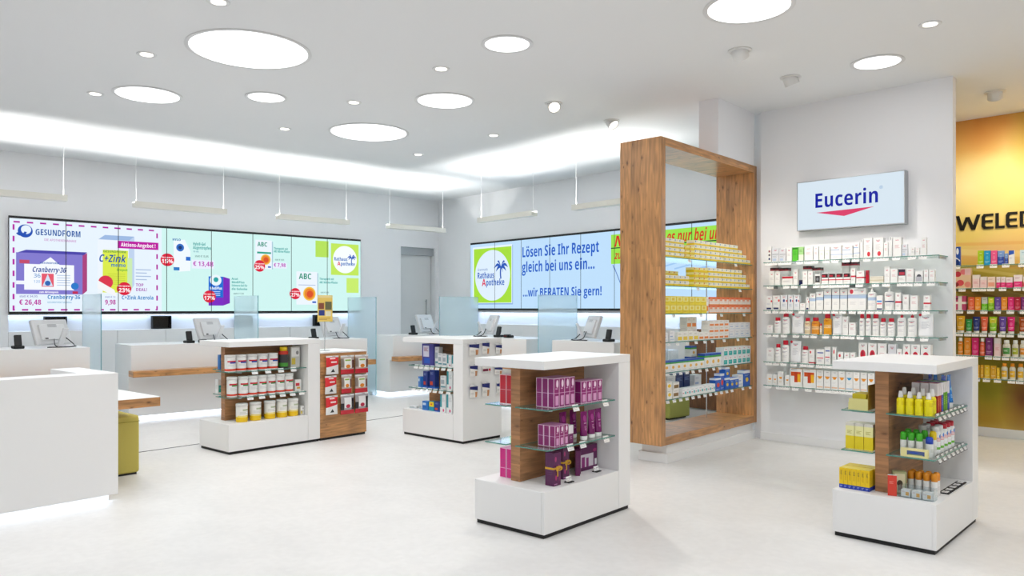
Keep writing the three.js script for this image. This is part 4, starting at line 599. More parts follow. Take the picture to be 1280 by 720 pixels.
function glassScreen(place, x, z0, z1, label) {
  const t = thing('glass_partition', label, 'glass screen', place, [x, 0.004, z0], 0, 'frosted glass screens between counters'), D = z1 - z0;
  part(t, 'pane', new THREE.BoxGeometry(0.01, 1.63, D).translate(0, 0.815, D / 2), [M.frosted, M.frosted, M.frostedEdge, M.frostedEdge, M.frostedEdge, M.frostedEdge]);
  part(t, 'floor_clamp', limits(-0.02, 0.02, 0, 0.05, 0.1, 0.16), M.chrome); part(t, 'floor_clamp', limits(-0.02, 0.02, 0, 0.05, D - 0.16, D - 0.1), M.chrome);
}
glassScreen(LW, 0.775, 0.63, 1.57, 'frosted glass screen nearest the reception desk'); glassScreen(LW, 2.875, 0.7, 1.57, 'frosted glass screen behind the tub gondola'); glassScreen(LW, 4.9, 0.66, 1.57, 'frosted glass screen right of the tub gondola');
glassScreen(RW, 2.58, 1.1, 1.9, 'frosted glass screen left of the round palm logo'); glassScreen(RW, 4.86, 1.12, 1.9, 'frosted glass screen below the blue message');
function monitor(place, x, y, z, turn, label) {
  const t = thing('computer_monitor', label, 'monitor', place, [x, y, z], turn, 'checkout monitors seen from behind');
  const c = sub(t, 'display_case'); c.position.set(0, 0.04, -0.02); c.rotation.x = -0.34;
  part(c, 'back_shell', new RoundedBoxGeometry(0.48, 0.31, 0.045, 3, 0.012).translate(0, 0.15, 0), M.greyPlastic); part(c, 'back_bulge', new RoundedBoxGeometry(0.34, 0.2, 0.03, 3, 0.012).translate(0, 0.14, 0.03), solid(0xe2e2e3)); part(c, 'screen', limits(-0.2, 0.2, 0.02, 0.28, -0.0225, -0.019), M.blackGloss);
  part(c, 'vent', join([0, 1, 2, 3, 4].map((k) => limits(-0.06, 0.06, 0.2 + k * 0.008, 0.203 + k * 0.008, 0.0445, 0.0465))), solid(0x9a9a9e)); part(c, 'port', limits(-0.13, -0.09, 0.05, 0.065, 0.0445, 0.048), M.cable);
  part(t, 'stand', new THREE.BoxGeometry(0.07, 0.24, 0.018).rotateX(0.42).translate(0.02, 0.12, 0.105), solid(0xeeeeef)); part(t, 'foot', new RoundedBoxGeometry(0.2, 0.014, 0.16, 2, 0.005).translate(0, 0.0075, 0.1), solid(0xdcdcde));
  const curve = (a) => new THREE.TubeGeometry(new THREE.CatmullRomCurve3(a.map((p) => new THREE.Vector3(...p))), 26, 0.006, 6);
  part(t, 'cable', join([curve([[0.1, 0.12, 0.05], [0.16, 0.03, 0.12], [0.08, 0.008, 0.2], [-0.08, 0.008, 0.2], [-0.2, 0.008, 0.12]]), curve([[-0.06, 0.1, 0.06], [-0.1, 0.02, 0.14], [-0.02, 0.008, 0.22], [0.14, 0.01, 0.17], [0.22, 0.008, 0.08]])]), M.cable);
}
monitor(LW, 0.2, 0.975, 1.84, 0.5, 'white monitor farthest left, on the counter behind the desk'); monitor(LW, 2.13, 0.98, 1.78, 0.5, 'white monitor above the left end of the tub gondola'); monitor(LW, 4.0, 0.98, 1.82, 0.45, 'white monitor behind the yellow flyer');
monitor(LW, 5.88, 1.0, 1.7, 0.4, 'white monitor in front of the grey sliding door'); monitor(RW, 3.42, 1.01, 1.6, -0.45, 'white monitor below the palm logo, beside glass screen'); monitor(RW, 5.5, 1.015, 1.6, -0.5, 'white monitor nearest the oak frame');
function terminal(place, x, y, z, turn, label) {
  const t = thing('card_terminal', label, 'card terminal', place, [x, y, z], turn, 'black card terminals on the counters');
  part(t, 'cradle', new RoundedBoxGeometry(0.11, 0.035, 0.13, 2, 0.012).translate(0, 0.018, 0), M.dark); part(t, 'handset', new RoundedBoxGeometry(0.075, 0.13, 0.035, 2, 0.008).rotateX(-0.25).translate(0, 0.095, 0), M.black); part(t, 'keypad', new THREE.BoxGeometry(0.05, 0.06, 0.002).rotateX(-0.25).translate(0, 0.075, -0.024), solid(0x3a3a40));
}
terminal(LW, -0.2, 0.975, 1.95, 0.1, 'black card terminal left of the farthest left monitor'); terminal(LW, 1.75, 0.98, 1.95, 0.1, 'black card terminal left of the second monitor'); terminal(LW, 3.6, 0.98, 1.9, 0.1, 'black card terminal under the yellow flyer'); terminal(LW, 5.48, 1.0, 1.8, 0, 'black card terminal in front of the sliding door'); terminal(RW, 3.8, 1.01, 1.7, 0, 'black card terminal right of the monitor below palm logo'); terminal(RW, 5.98, 1.015, 1.72, 0, 'black card terminal next to the oak frame');
function scanner(place, x, y, z, label) {
  const t = thing('barcode_scanner', label, 'scanner', place, [x, y, z], 0, 'barcode scanners on the counters');
  part(t, 'head', new RoundedBoxGeometry(0.1, 0.05, 0.09, 3, 0.018).translate(0, 0.0255, 0), M.black); part(t, 'window', limits(-0.03, 0.03, 0.018, 0.038, 0.0445, 0.047), solid(0x5a1a1a, 0.2)); part(t, 'grip', new THREE.CylinderGeometry(0.017, 0.02, 0.08, 12).rotateZ(Math.PI / 2).translate(0.08, 0.021, 0), M.black);
}
scanner(LW, 1.9, 0.98, 2.03, 'black scanner right of the second card terminal'); scanner(RW, 4.05, 1.01, 1.75, 'black scanner at the right end of the counter below palm logo');

// ------------------------------------------------------------------ reception desk, side table, stool
{
  const t = thing('reception_desk', 'white U-shaped reception desk at the left edge with glowing foot', 'desk', DK);
  part(t, 'front_panel', limits(-2.4, 0, 0.06, 0.965, -0.2, 0, 0.003), M.white); part(t, 'side_panel', limits(-0.21, 0, 0.06, 0.965, -0.78, -0.2005, 0.003), M.white); part(t, 'work_top', limits(-2.4, -0.2105, 0.7, 0.73, -0.78, -0.2005), M.whiteMatt);
  part(t, 'plinth', join([limits(-2.4, -0.03, 0, 0.06, -0.17, -0.1), limits(-0.09, -0.03, 0, 0.06, -0.74, -0.17)]), M.whiteMatt);
  part(t, 'led_strip', limits(-2.4, -0.02, 0.05, 0.0595, -0.09, -0.06), M.ledWhite);
  rectLight(0xe6f0ff, FLOOR_LED, 2.36, 0.03, DK, [-1.2, 0.047, -0.075], [0, -1, 0.5]);
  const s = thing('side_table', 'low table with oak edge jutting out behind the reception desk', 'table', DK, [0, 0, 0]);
  part(s, 'oak_slab', swapUV(limits(0.003, 0.46, 0.645, 0.718, -1.7, -0.33, 0.002)), M.oak); part(s, 'white_top', limits(0.003, 0.46, 0.7182, 0.7215, -1.7, -0.33), M.white); part(s, 'support_panel', limits(0.01, 0.06, 0, 0.645, -1.66, -1.36), M.white);  // white sheet stands in for the pale reflection on the oak slab
  const p = thing('upholstered_stool', 'olive green cube stool beside the reception desk', 'stool', DK, [0.3, 0, -1.085]);
  part(p, 'cushion_body', new RoundedBoxGeometry(0.44, 0.5, 0.44, 4, 0.025).translate(0, 0.265, 0), M.olive); part(p, 'foot_frame', limits(-0.2, 0.2, 0, 0.02, -0.2, 0.2), M.dark); part(p, 'seam_piping', join([limits(-0.2215, 0.2215, 0.46, 0.464, -0.2215, 0.2215)]), solid(0x8a821c, 0.8));
  const a = thing('leaflet_holder', 'clear acrylic leaflet holder on the reception desk', 'leaflet holder', DK, [-0.95, 0.73, -0.45], 0.2);
  part(a, 'acrylic_tray', join([limits(-0.16, 0.16, 0, 0.004, -0.08, 0.08), limits(-0.16, 0.16, 0.004, 0.3, -0.08, -0.076), limits(-0.16, 0.16, 0.004, 0.12, 0.076, 0.08)]), M.acrylic); part(a, 'leaflets', limits(-0.15, 0.15, 0.005, 0.2, -0.07, -0.03), solid(0xf2f2f4));
}
{ // things seen through the foot of the oak frame
  const p = thing('upholstered_bench', 'olive green bench seen through the foot of the oak frame', 'bench', RW, [6.15, 0, 0.93], 0);
  part(p, 'cushion', new RoundedBoxGeometry(0.74, 0.44, 0.45, 4, 0.02).translate(0, 0.24, 0), std(0xb2b45c, 0.8)); part(p, 'foot_frame', limits(-0.32, 0.32, 0, 0.02, -0.2, 0.2), M.dark);
}

// ------------------------------------------------------------------ light box sign and wall lettering
{
  const t = thing('light_box_sign', 'backlit white sign with blue lettering and red wedge', 'sign', EW, [0.455, 2.26, 0]), W = 1.061, H = 0.512;
  part(t, 'aluminium_case', join([limits(0, W, 0, H, 0.002, 0.07), limits(0, W, 0, 0.008, 0.07, 0.1), limits(0, W, H - 0.008, H, 0.07, 0.1), limits(0, 0.008, 0.008, H - 0.008, 0.07, 0.1), limits(W - 0.008, W, 0.008, H - 0.008, 0.07, 0.1)]), M.alu);
  const tex = canvas(1024, 494, (x, w, h) => { x.fillStyle = '#dcebf6'; x.fillRect(0, 0, w, h); x.fillStyle = '#0a1aa0'; x.font = 'bold 205px sans-serif'; x.textAlign = 'center'; x.textBaseline = 'alphabetic'; x.fillText('Eucerin', w * 0.475, h * 0.56, w * 0.62); x.fillStyle = '#e0406c'; x.beginPath(); x.moveTo(w * 0.19, h * 0.66); x.lineTo(w * 0.74, h * 0.635); x.lineTo(w * 0.46, h * 0.775); x.fill(); x.fillStyle = '#8ab0d8'; x.font = '44px sans-serif'; x.fillText('®', w * 0.8, h * 0.3); });
  part(t, 'lit_sign_face', new THREE.PlaneGeometry(W - 0.016, H - 0.016).translate(W / 2, H / 2, 0.0975), lit({ emissive: 0xffffff, emissiveMap: tex, emissiveIntensity: 0.74 }));
  rectLight(0xdceaf8, 0.6, W - 0.05, H - 0.05, EW, [0.455 + W / 2, 2.26 + H / 2, 0.104], [0, 0, 1]);
}
{
  const t = thing('wall_lettering', 'black capital letters on the flower mural', 'lettering', WW, [0, 2.345, 0.002]);
  const h = 0.17, ext = (pts) => { const s = new THREE.Shape(); pts.forEach(([a, b], i) => s[i ? 'lineTo' : 'moveTo'](a, b)); return new THREE.ExtrudeGeometry(s, { depth: 0.012, bevelEnabled: false }); };
  const k = 0.03, E = (x, w) => ext([[x + 0.02, 0], [x + w, 0], [x + w, k * 0.85], [x + 0.045, k * 0.85], [x + 0.034, k * 1.3], [x + 0.034, 0.072], [x + w * 0.94, 0.072], [x + w * 0.94, 0.072 + k * 0.85], [x + 0.034, 0.072 + k * 0.85], [x + 0.034, 0.13], [x + 0.045, h - k * 0.85], [x + w, h - k * 0.85], [x + w, h], [x + 0.02, h], [x, h - 0.03], [x, 0.03]]);
  const letters = [ext([[0.008, h], [0.043, h], [0.075, 0.05], [0.11, 0.15], [0.148, 0.15], [0.185, 0.05], [0.222, h], [0.258, h], [0.205, 0], [0.167, 0], [0.129, 0.105], [0.092, 0], [0.055, 0]]), E(0.27, 0.115), ext([[0.405, 0], [0.493, 0], [0.493, k * 0.85], [0.438, k * 0.85], [0.438, h], [0.405, h]]), E(0.505, 0.11),
    (() => { const o = new THREE.Shape(), q = new THREE.Path(); [[0.637, 0], [0.7, 0], [0.738, 0.02], [0.755, 0.05], [0.755, 0.12], [0.738, 0.15], [0.7, h], [0.637, h]].forEach(([u, v], i) => o[i ? 'lineTo' : 'moveTo'](u, v)); [[0.668, 0.026], [0.668, 0.144], [0.695, 0.144], [0.722, 0.12], [0.722, 0.05], [0.695, 0.026]].forEach(([u, v], i) => q[i ? 'lineTo' : 'moveTo'](u, v)); o.holes.push(q); return new THREE.ExtrudeGeometry(o, { depth: 0.012, bevelEnabled: false }); })(), ext([[0.77, 0], [0.805, 0], [0.82, 0.035], [0.885, 0.035], [0.9, 0], [0.935, 0], [0.87, h], [0.835, h]])];
  for (const g of letters) part(t, 'letter', g, M.black);
}

// ------------------------------------------------------------------ wall shelves: [kind, print, x, width, height, (z of the front)]
const ROWS = {"ew":[[["c","e_marks",0.225,0.043,0.166],["c","e_grey",0.292,0.074,0.144],["c","e_grey",0.37,0.07,0.137],["c","e_wht",0.442,0.055,0.146],["c","e_green",0.506,0.057,0.142],["c","e_lgreen",0.568,0.049,0.144],["c","e_wred",0.648,0.085,0.14],["c","e_wred",0.724,0.049,0.137],["c","e_wgrn",0.782,0.051,0.132],["c","e_wgrn",0.839,0.05,0.127],["c","e_stripe",0.926,0.105,0.136],["c","e_stripe",1.035,0.099,0.128],["c","e_stripe",1.123,0.053,0.152],["c","e_plain",1.171,0.027,0.181],["c","e_dot",1.23,0.078,0.192],["c","e_dot",1.325,0.089,0.19],["c","e_wred",1.395,0.035,0.141],["c","e_plain",1.439,0.024,0.188],["c","e_wred",1.497,0.072,0.182],["c","e_grey",1.562,0.045,0.112],["c","e_wht",1.633,0.032,0.079],["c","e_wred",1.673,0.032,0.073],["c","e_wred",1.727,0.042,0.164]],[["c","e_wht",0.252,0.054,0.152],["c","e_wht",0.313,0.054,0.148],["c","e_redlow",0.423,0.111,0.094],["c","e_wht",0.51,0.047,0.161],["j","navy",0.559,0.036,0.051],["c","e_wht",0.611,0.051,0.142],["c","e_wht",0.667,0.049,0.14],["c","e_photo",0.74,0.055,0.107],["c","e_darkred",0.814,0.065,0.11],["c","e_darkred",0.887,0.067,0.11],["c","e_darkred",0.96,0.065,0.109],["c","e_darkred",1.032,0.065,0.109],["c","e_redbar",1.091,0.041,0.153],["c","e_redbar",1.159,0.073,0.125],["j","crimson",1.223,0.033,0.126],["c","e_beige",1.311,0.123,0.066],["c","e_wht",1.406,0.05,0.155],["c","e_wred",1.468,0.061,0.132],["c","e_photo2",1.538,0.063,0.131],["c","e_wred",1.607,0.063,0.129],["c","e_face",1.686,0.064,0.105],["c","e_wred",1.746,0.037,0.117],["c","e_wred",1.794,0.046,0.113],["c","e_jarset",0.231,0.095,0.193,0.15],["c","e_jarset",0.336,0.098,0.187,0.15],["c","e_jarset",0.589,0.09,0.198,0.15],["c","e_jarset",0.686,0.087,0.179,0.15],["c","e_jarset",0.977,0.076,0.223,0.15],["c","e_jarset",1.059,0.074,0.224,0.15]],[["c","e_navy",0.223,0.069,0.144],["c","e_navy",0.303,0.074,0.154],["c","e_blue1",0.385,0.072,0.158],["c","e_blue1",0.458,0.053,0.157],["c","e_blue1",0.521,0.058,0.157],["c","e_wht",0.585,0.056,0.071],["c","e_navy",0.637,0.031,0.133],["c","e_lb",0.69,0.059,0.17],["c","e_lb",0.762,0.071,0.186],["c","e_lb",0.842,0.072,0.215],["c","e_lb",0.923,0.071,0.212],["c","e_lb",1.0,0.066,0.208],["c","e_lbdot",1.093,0.104,0.215],["c","e_lb",1.177,0.067,0.213],["p","e_lb",1.261,0.08,0.226],["c","e_bpink",1.337,0.054,0.142],["p","e_navyband",1.419,0.086,0.231],["c","e_redbar",1.505,0.048,0.166],["c","e_wht",1.572,0.05,0.147],["c","e_wred",1.643,0.065,0.138],["c","e_redbar",1.752,0.054,0.137]],[["c","e_wht",0.229,0.06,0.089],["b","e_wbot:crimson",0.308,0.077,0.17],["b","e_wbot:crimson",0.398,0.08,0.223],["u","e_pouch",0.526,0.127,0.213],["b","e_beigeb:crimson",0.629,0.065,0.169],["b","e_orange:crimson",0.711,0.084,0.173],["b","e_beigeb:crimson",0.771,0.024,0.113],["b","e_amber:crimson",0.833,0.081,0.21],["u","e_pouch",0.933,0.098,0.21],["c","e_wht",1.016,0.053,0.186],["c","e_wred",1.083,0.065,0.127],["b","e_wbot:crimson",1.169,0.051,0.213],["b","e_wbot:crimson",1.229,0.054,0.213],["b","e_wbot:crimson",1.297,0.066,0.213],["b","e_wbot:crimson",1.365,0.059,0.171],["b","e_wbot:crimson",1.438,0.068,0.172],["p","e_wbot:crimson",1.53,0.079,0.23],["p","e_wbot:crimson",1.622,0.08,0.231],["u","e_pouch",1.738,0.129,0.216]],[["c","e_wht",0.233,0.078,0.143],["b","e_wbot:crimson",0.312,0.065,0.188],["b","e_wbot:crimson",0.393,0.077,0.24],["u","e_pouch",0.503,0.115,0.226],["b","e_wbot:crimson",0.605,0.078,0.174],["c","e_redbase",0.679,0.054,0.144],["c","e_lean",0.768,0.08,0.148],["c","e_lean",0.842,0.056,0.176],["c","e_smalldot",0.909,0.035,0.178],["c","e_smalldot",0.968,0.055,0.13],["c","e_wht",1.03,0.049,0.127],["c","e_wht",1.087,0.049,0.129],["c","e_redcirc",1.184,0.077,0.229],["c","e_redcirc",1.272,0.076,0.229],["c","e_wred",1.362,0.079,0.23],["c","e_grey",1.452,0.071,0.224],["c","e_wht",1.516,0.044,0.182],["c","e_redcirc",1.579,0.062,0.226],["c","e_redcirc",1.655,0.077,0.227],["c","e_redcirc",1.743,0.082,0.228]],[["c","e_ocap",0.229,0.06,0.114],["c","e_ocap",0.287,0.043,0.112],["c","e_ocap",0.348,0.059,0.148],["c","e_ocap",0.421,0.047,0.114],["c","e_sun",0.517,0.131,0.186],["c","e_sun",0.657,0.13,0.188],["c","e_smile",0.764,0.069,0.184],["c","e_smile",0.839,0.067,0.184],["c","e_smile",0.911,0.066,0.184],["c","e_smile",0.983,0.066,0.184],["c","e_bluecap",1.054,0.065,0.185],["c","e_smile",1.123,0.063,0.185],["c","e_smile",1.192,0.063,0.185],["c","e_smile",1.261,0.062,0.185],["c","e_smile",1.333,0.06,0.184],["c","e_smile",1.401,0.059,0.184],["c","e_smile",1.469,0.059,0.184],["c","e_smile",1.534,0.057,0.185]]],"ww":[[["c","w_bluebox",0.088,0.052,0.216],["c","w_green",0.317,0.057,0.161],["c","w_cyan",0.38,0.058,0.158],["c","w_pink",0.445,0.057,0.155],["c","w_blue",0.509,0.058,0.149],["c","w_blue",0.56,0.029,0.117],["c","w_card",0.607,0.049,0.147],["c","w_pale",0.712,0.053,0.148],["c","w_pale",0.772,0.052,0.142],["c","w_cyan",0.832,0.051,0.137]],[["c","w_roses",0.141,0.158,0.227],["c","w_palepink",0.271,0.068,0.148],["c","w_palepink",0.344,0.064,0.125],["c","w_peach",0.42,0.072,0.122],["c","w_pinkband",0.486,0.037,0.12],["c","w_pinkband",0.531,0.038,0.119],["c","w_pinkband",0.588,0.06,0.113],["c","w_pinkband",0.666,0.076,0.136],["c","w_pinkband",0.748,0.06,0.115],["c","w_peach",0.817,0.061,0.111]],[["c","w_rosewhite",0.116,0.108,0.161],["c","w_coral",0.225,0.058,0.149],["c","w_orange",0.289,0.057,0.148],["c","w_silvergreen",0.354,0.057,0.148],["c","w_lime",0.417,0.056,0.147],["c","w_purple",0.48,0.056,0.146],["c","w_orange",0.541,0.055,0.146],["c","w_magenta",0.603,0.054,0.145],["c","w_crimson",0.664,0.054,0.144],["c","w_plum",0.724,0.054,0.144],["c","w_lime",0.784,0.053,0.143],["c","w_coral",0.843,0.053,0.143]],[["t","w_gold:white",0.115,0.087,0.19],["t","w_emerald:white",0.197,0.066,0.154],["t","w_navy:white",0.271,0.069,0.182],["t","w_coral:white",0.348,0.068,0.182],["t","w_lime:white",0.431,0.078,0.183],["t","w_purple:white",0.522,0.069,0.184],["t","w_magenta:white",0.601,0.071,0.183],["t","w_rust:white",0.706,0.068,0.181],["t","w_gold:white",0.784,0.061,0.182],["t","w_emerald:white",0.857,0.061,0.18]],[["b","w_orange:white",0.113,0.055,0.195],["c","w_orange",0.187,0.062,0.194],["c","w_magenta",0.263,0.061,0.196],["b","w_coral:white",0.329,0.051,0.195],["c","w_plum",0.397,0.064,0.2],["c","w_palepink",0.476,0.059,0.198],["b","w_greenlabel:white",0.558,0.073,0.18],["b","w_limelabel:white",0.639,0.061,0.181],["b","w_orangelabel:white",0.712,0.067,0.181],["b","w_greenlabel:white",0.791,0.062,0.182],["c","w_orange",0.865,0.055,0.204]],[["c","w_gold",0.139,0.057,0.135],["c","w_gold",0.211,0.057,0.139],["c","w_gold",0.281,0.05,0.143],["c","w_gold",0.33,0.029,0.145],["c","w_yellow",0.379,0.051,0.145],["c","w_gold",0.438,0.051,0.144],["c","w_yellow",0.483,0.026,0.124],["b","w_yellowlabel:orange",0.538,0.061,0.175],["b","w_yellowlabel:orange",0.613,0.058,0.176],["b","w_yellowlabel:orange",0.688,0.059,0.177],["b","w_yellowlabel:orange",0.76,0.057,0.178]]]};
const HEIGHTS = ['top', 'second', 'third', 'fourth', 'fifth', 'lowest'];
const depthOf = (k, w, h) => (k === 'c' ? Math.min(0.07, Math.max(0.03, w * 0.8)) : k === 'u' ? 0.05 : k === 'p' || k === 'b' ? Math.min(w, 0.055) : k === 't' ? Math.min(w * 0.7, 0.045) : w);
function wallShelves(place, ys, rows, x0, x1, where, group, shelfLabel) {
  ys.forEach((y, i) => {
    const row = rows[i], t = thing('glass_shelf', `${HEIGHTS[i]} glass shelf ${shelfLabel}`, 'shelf', place, [0, y, 0], 0, `glass shelves ${shelfLabel}`);
    const front = row.filter((r) => r.length < 6), tags = []; for (const r of front) if (!tags.length || r[2] - tags[tags.length - 1] > 0.066) tags.push(r[2]);
    glassShelf(t, 'glass_sheet', x0, x1, 0, 0.002, 0.28, tags, wallTag);
    for (const bx of [x0 + 0.02, (x0 + x1) / 2, x1 - 0.02]) part(t, 'bracket', limits(bx - 0.006, bx + 0.006, -0.03, -0.0085, 0, 0.2), M.alu);
    stock(place, y, row.map(([k, n, x, w, h, z]) => { const d = depthOf(k, w, h), hh = Math.min(h, 0.228); return [k, n, x, w, hh, (z ?? 0.255) - d / 2, d, (rnd() - 0.5) * 0.03]; }), `${HEIGHTS[i]} shelf ${where}`, `goods on the ${HEIGHTS[i]} shelf ${where}`);
  });
}
const wallTag = memo('wallTag', () => { const g = cartonGeo('tag', 0.068, 0.042, 0.0016).clone(); g.rotateX(-0.2); return g; });
wallShelves(EW, [1.935, 1.688, 1.428, 1.18, 0.882, 0.634], ROWS.ew, 0.17, 1.86, 'below blue-lettered sign', null, 'below the blue-lettered sign');
wallShelves(WW, [1.925, 1.67, 1.423, 1.17, 0.92, 0.672], ROWS.ww, 0.02, 1.3, 'in the alcove', null, 'in the mural alcove');

// ------------------------------------------------------------------ tall oak frame with glass shelves
{
  const L = 2.04, b = 0.077, y0 = 0.177, y1 = 3.03, t = thing('oak_shelf_frame', 'tall open oak frame holding glass shelves of medicine cartons', 'shelf unit', FR);
  part(t, 'side_board', limits(0, b, y0, y1, -0.45, 0, 0.002), M.oak); part(t, 'side_board', limits(L - b, L, y0, y1, -0.45, 0, 0.002).translate(0, 0, 0), M.oak);
  part(t, 'top_board', swapUV(limits(b + 0.0005, L - b - 0.0005, y1 - b, y1, -0.45, 0, 0.002)), M.oak); part(t, 'bottom_board', swapUV(limits(b + 0.0005, L - b - 0.0005, y0, y0 + b, -0.45, 0, 0.002)), M.oak);
  part(t, 'plinth', join([limits(0.12, L - 0.03, 0, 0.088, -0.32, -0.004, 0.003), limits(0.15, L - 0.05, 0.088, y0 - 0.0005, -0.3, -0.03)]), M.white);
  for (const x of [0.55, 1.5]) part(t, 'support_rod', new THREE.CylinderGeometry(0.006, 0.006, y1 - y0 - 2 * b - 0.9, 10).translate(x, (y0 + b + y1 - b - 0.9) / 2, -0.33), M.chrome);
  const ys = [1.93, 1.66, 1.397, 1.131, 0.848, 0.593], tags = [[0.55, 1.55], [0.72, 1.65], [0.25, 0.78, 1.22, 1.75], [0.16, 0.32, 0.5, 0.68, 0.86, 1.02, 1.28, 1.6, 1.82], [0.14, 0.26, 0.38, 0.5, 0.62, 0.76, 0.9, 1.05, 1.18, 1.55], [0.14, 0.26, 0.38, 0.5, 0.62, 0.74, 0.86, 0.98, 1.1, 1.22, 1.34, 1.46, 1.72, 1.9]];
  ys.forEach((y, i) => glassShelf(t, 'glass_shelf', b + 0.002, L - b - 0.002, y, -0.42, -0.015, tags[i]));
  const w = (i) => `${HEIGHTS[i]} shelf, oak frame`, g = (i) => `cartons on the ${HEIGHTS[i]} shelf of the oak frame`;
  const f = -0.025;
  stack(FR, ys[0], 'f_yw', 0.085, 0.096, 0.044, 0.09, f - 0.045, [4, 4, 4, 4], w(0), g(0)); stack(FR, ys[0], 'f_yo', 0.475, 0.096, 0.043, 0.09, f - 0.045, [3, 3], w(0), g(0));
  { const n = 12, ww = 0.1045; designs.set('f_yw2', { ...cell('f_yw'), desc: 'cream and yellow carton' }); stack(FR, ys[0], 'f_yw2', 0.675, ww, 0.048, 0.09, f - 0.045, Array.from({ length: n }, (_, c) => (c < 9 ? 4 : 12 - c)), w(0), g(0)); }
  stack(FR, ys[1], 'f_yw', 0.085, 0.096, 0.05, 0.08, f - 0.04, [2, 2, 2, 2, 2], w(1), g(1)); designs.set('f_yo2', { ...cell('f_yo'), desc: 'rear yellow and olive carton' }); stack(FR, ys[1], 'f_yo2', 0.085, 0.096, 0.05, 0.08, f - 0.16, [3, 3, 3, 3, 3], w(1), g(1));
  stack(FR, ys[1], 'f_yo', 0.66, 0.096, 0.048, 0.09, f - 0.045, [4, 4, 4], w(1), g(1)); stack(FR, ys[1], 'f_yw2', 0.96, 0.096, 0.05, 0.09, f - 0.045, [4, 4, 4, 4, 4, 4, 4, 4, 3, 1], w(1), g(1));
  stack(FR, ys[2], 'f_y', 0.085, 0.119, 0.083, 0.09, f - 0.045, [2, 2, 2, 2, 2, 2, 2], w(2), g(2)); stack(FR, ys[2], 'f_o', 0.975, 0.107, 0.083, 0.09, f - 0.045, [2, 2, 2, 2, 2, 2, 2, 2, 2], w(2), g(2)); stock(FR, ys[2], [['c', 'f_wo', 0.946, 0.045, 0.165, f - 0.04, 0.07]], w(2), g(2));
  stock(FR, ys[3], [['c', 'f_navy', 0.24, 0.1, 0.13, f - 0.14, 0.08], ['c', 'f_wb', 0.13, 0.08, 0.09, f - 0.04, 0.07], ['c', 'f_wb', 0.25, 0.09, 0.1, f - 0.04, 0.07]], w(3), g(3));
  stack(FR, ys[3], 'f_wy', 0.33, 0.105, 0.088, 0.08, f - 0.04, [1, 1, 1, 1], w(3), g(3)); stack(FR, ys[3], 'f_wo', 0.76, 0.105, 0.075, 0.08, f - 0.04, [1, 1], w(3), g(3)); designs.set('f_wo2', { ...cell('f_wo'), desc: 'rear white carton with orange label' }); stack(FR, ys[3], 'f_wo2', 0.7, 0.1, 0.115, 0.08, f - 0.14, [2, 2], w(3), g(3));
  designs.set('f_wo3', { ...cell('f_wo'), desc: 'stacked orange-label carton' }); stack(FR, ys[3], 'f_wo3', 0.975, 0.11, 0.064, 0.09, f - 0.045, [3, 3, 3, 3], w(3), g(3)); stack(FR, ys[3], 'f_wb', 1.43, 0.125, 0.081, 0.09, f - 0.045, [2, 2, 2, 2], w(3), g(3));
  stack(FR, ys[4], 'f_gb', 0.09, 0.112, 0.105, 0.08, f - 0.04, [1, 1, 1, 1, 1, 1, 1], w(4), g(4)); designs.set('f_gb2', { ...cell('f_gb'), desc: 'tall white carton with green top' }); stack(FR, ys[4], 'f_gb2', 0.88, 0.12, 0.14, 0.08, f - 0.04, [1, 1, 1], w(4), g(4)); designs.set('f_gb3', { ...cell('f_gb'), desc: 'rear white carton with green top' }); stack(FR, ys[4], 'f_gb3', 0.82, 0.12, 0.108, 0.07, f - 0.16, [2], w(4), g(4)); stack(FR, ys[4], 'f_teal', 1.29, 0.108, 0.093, 0.09, f - 0.045, [2, 2, 2, 2, 2, 2], w(4), g(4));
  stack(FR, ys[5], 'f_ydot', 0.15, 0.09, 0.083, 0.08, f - 0.04, [2], w(5), g(5)); stack(FR, ys[5], 'f_tan', 0.26, 0.11, 0.077, 0.08, f - 0.04, [2], w(5), g(5)); stack(FR, ys[5], 'f_wt', 0.43, 0.085, 0.08, 0.07, f - 0.035, [1, 1, 1, 1, 1, 1, 1, 1], w(5), g(5));
  stock(FR, ys[5], [['c', 'f_navy', 0.66, 0.14, 0.2, f - 0.2, 0.08], ['c', 'f_navy', 0.81, 0.12, 0.2, f - 0.2, 0.08], ['c', 'f_wb', 0.5, 0.16, 0.19, f - 0.2, 0.08], ['c', 'f_wb', 1.0, 0.14, 0.17, f - 0.18, 0.08], ['c', 'f_bluered', 1.18, 0.12, 0.13, f - 0.04, 0.07], ['c', 'f_bluered', 1.29, 0.09, 0.17, f - 0.05, 0.07], ['c', 'f_blue', 1.39, 0.1, 0.12, f - 0.04, 0.07], ['c', 'f_blue', 1.5, 0.1, 0.11, f - 0.04, 0.07], ['c', 'f_blue', 1.605, 0.1, 0.11, f - 0.04, 0.07], ['c', 'f_wb', 1.72, 0.12, 0.13, f - 0.05, 0.07], ['c', 'f_blue', 1.87, 0.15, 0.17, f - 0.05, 0.08]], w(5), g(5));
  [[0.22, 0.2, 4, 'left'], [0.46, 0.2, 4, 'middle'], [0.66, 0.18, 4, 'right'], [1.0, 0.16, 3, 'tall']].forEach(([x, h, i, l]) => { const a = thing('acrylic_riser', `clear acrylic riser, ${l} one on the ${HEIGHTS[i]} oak frame shelf`, 'riser', FR, [x, ys[i] + 0.0006, f - 0.27], 0, 'clear acrylic risers in the oak frame'); part(a, 'riser_shell', join([limits(-0.08, -0.077, 0, h, -0.05, 0.05), limits(0.077, 0.08, 0, h, -0.05, 0.05), limits(-0.077, 0.077, h - 0.003, h, -0.05, 0.05)]), M.acrylic); });
  stock(FR, ys[5] + 0.1206, [['c', 'f_blue', 1.39, 0.1, 0.11, f - 0.04, 0.07]], 'resting on another, lowest shelf, oak frame', g(5));
}

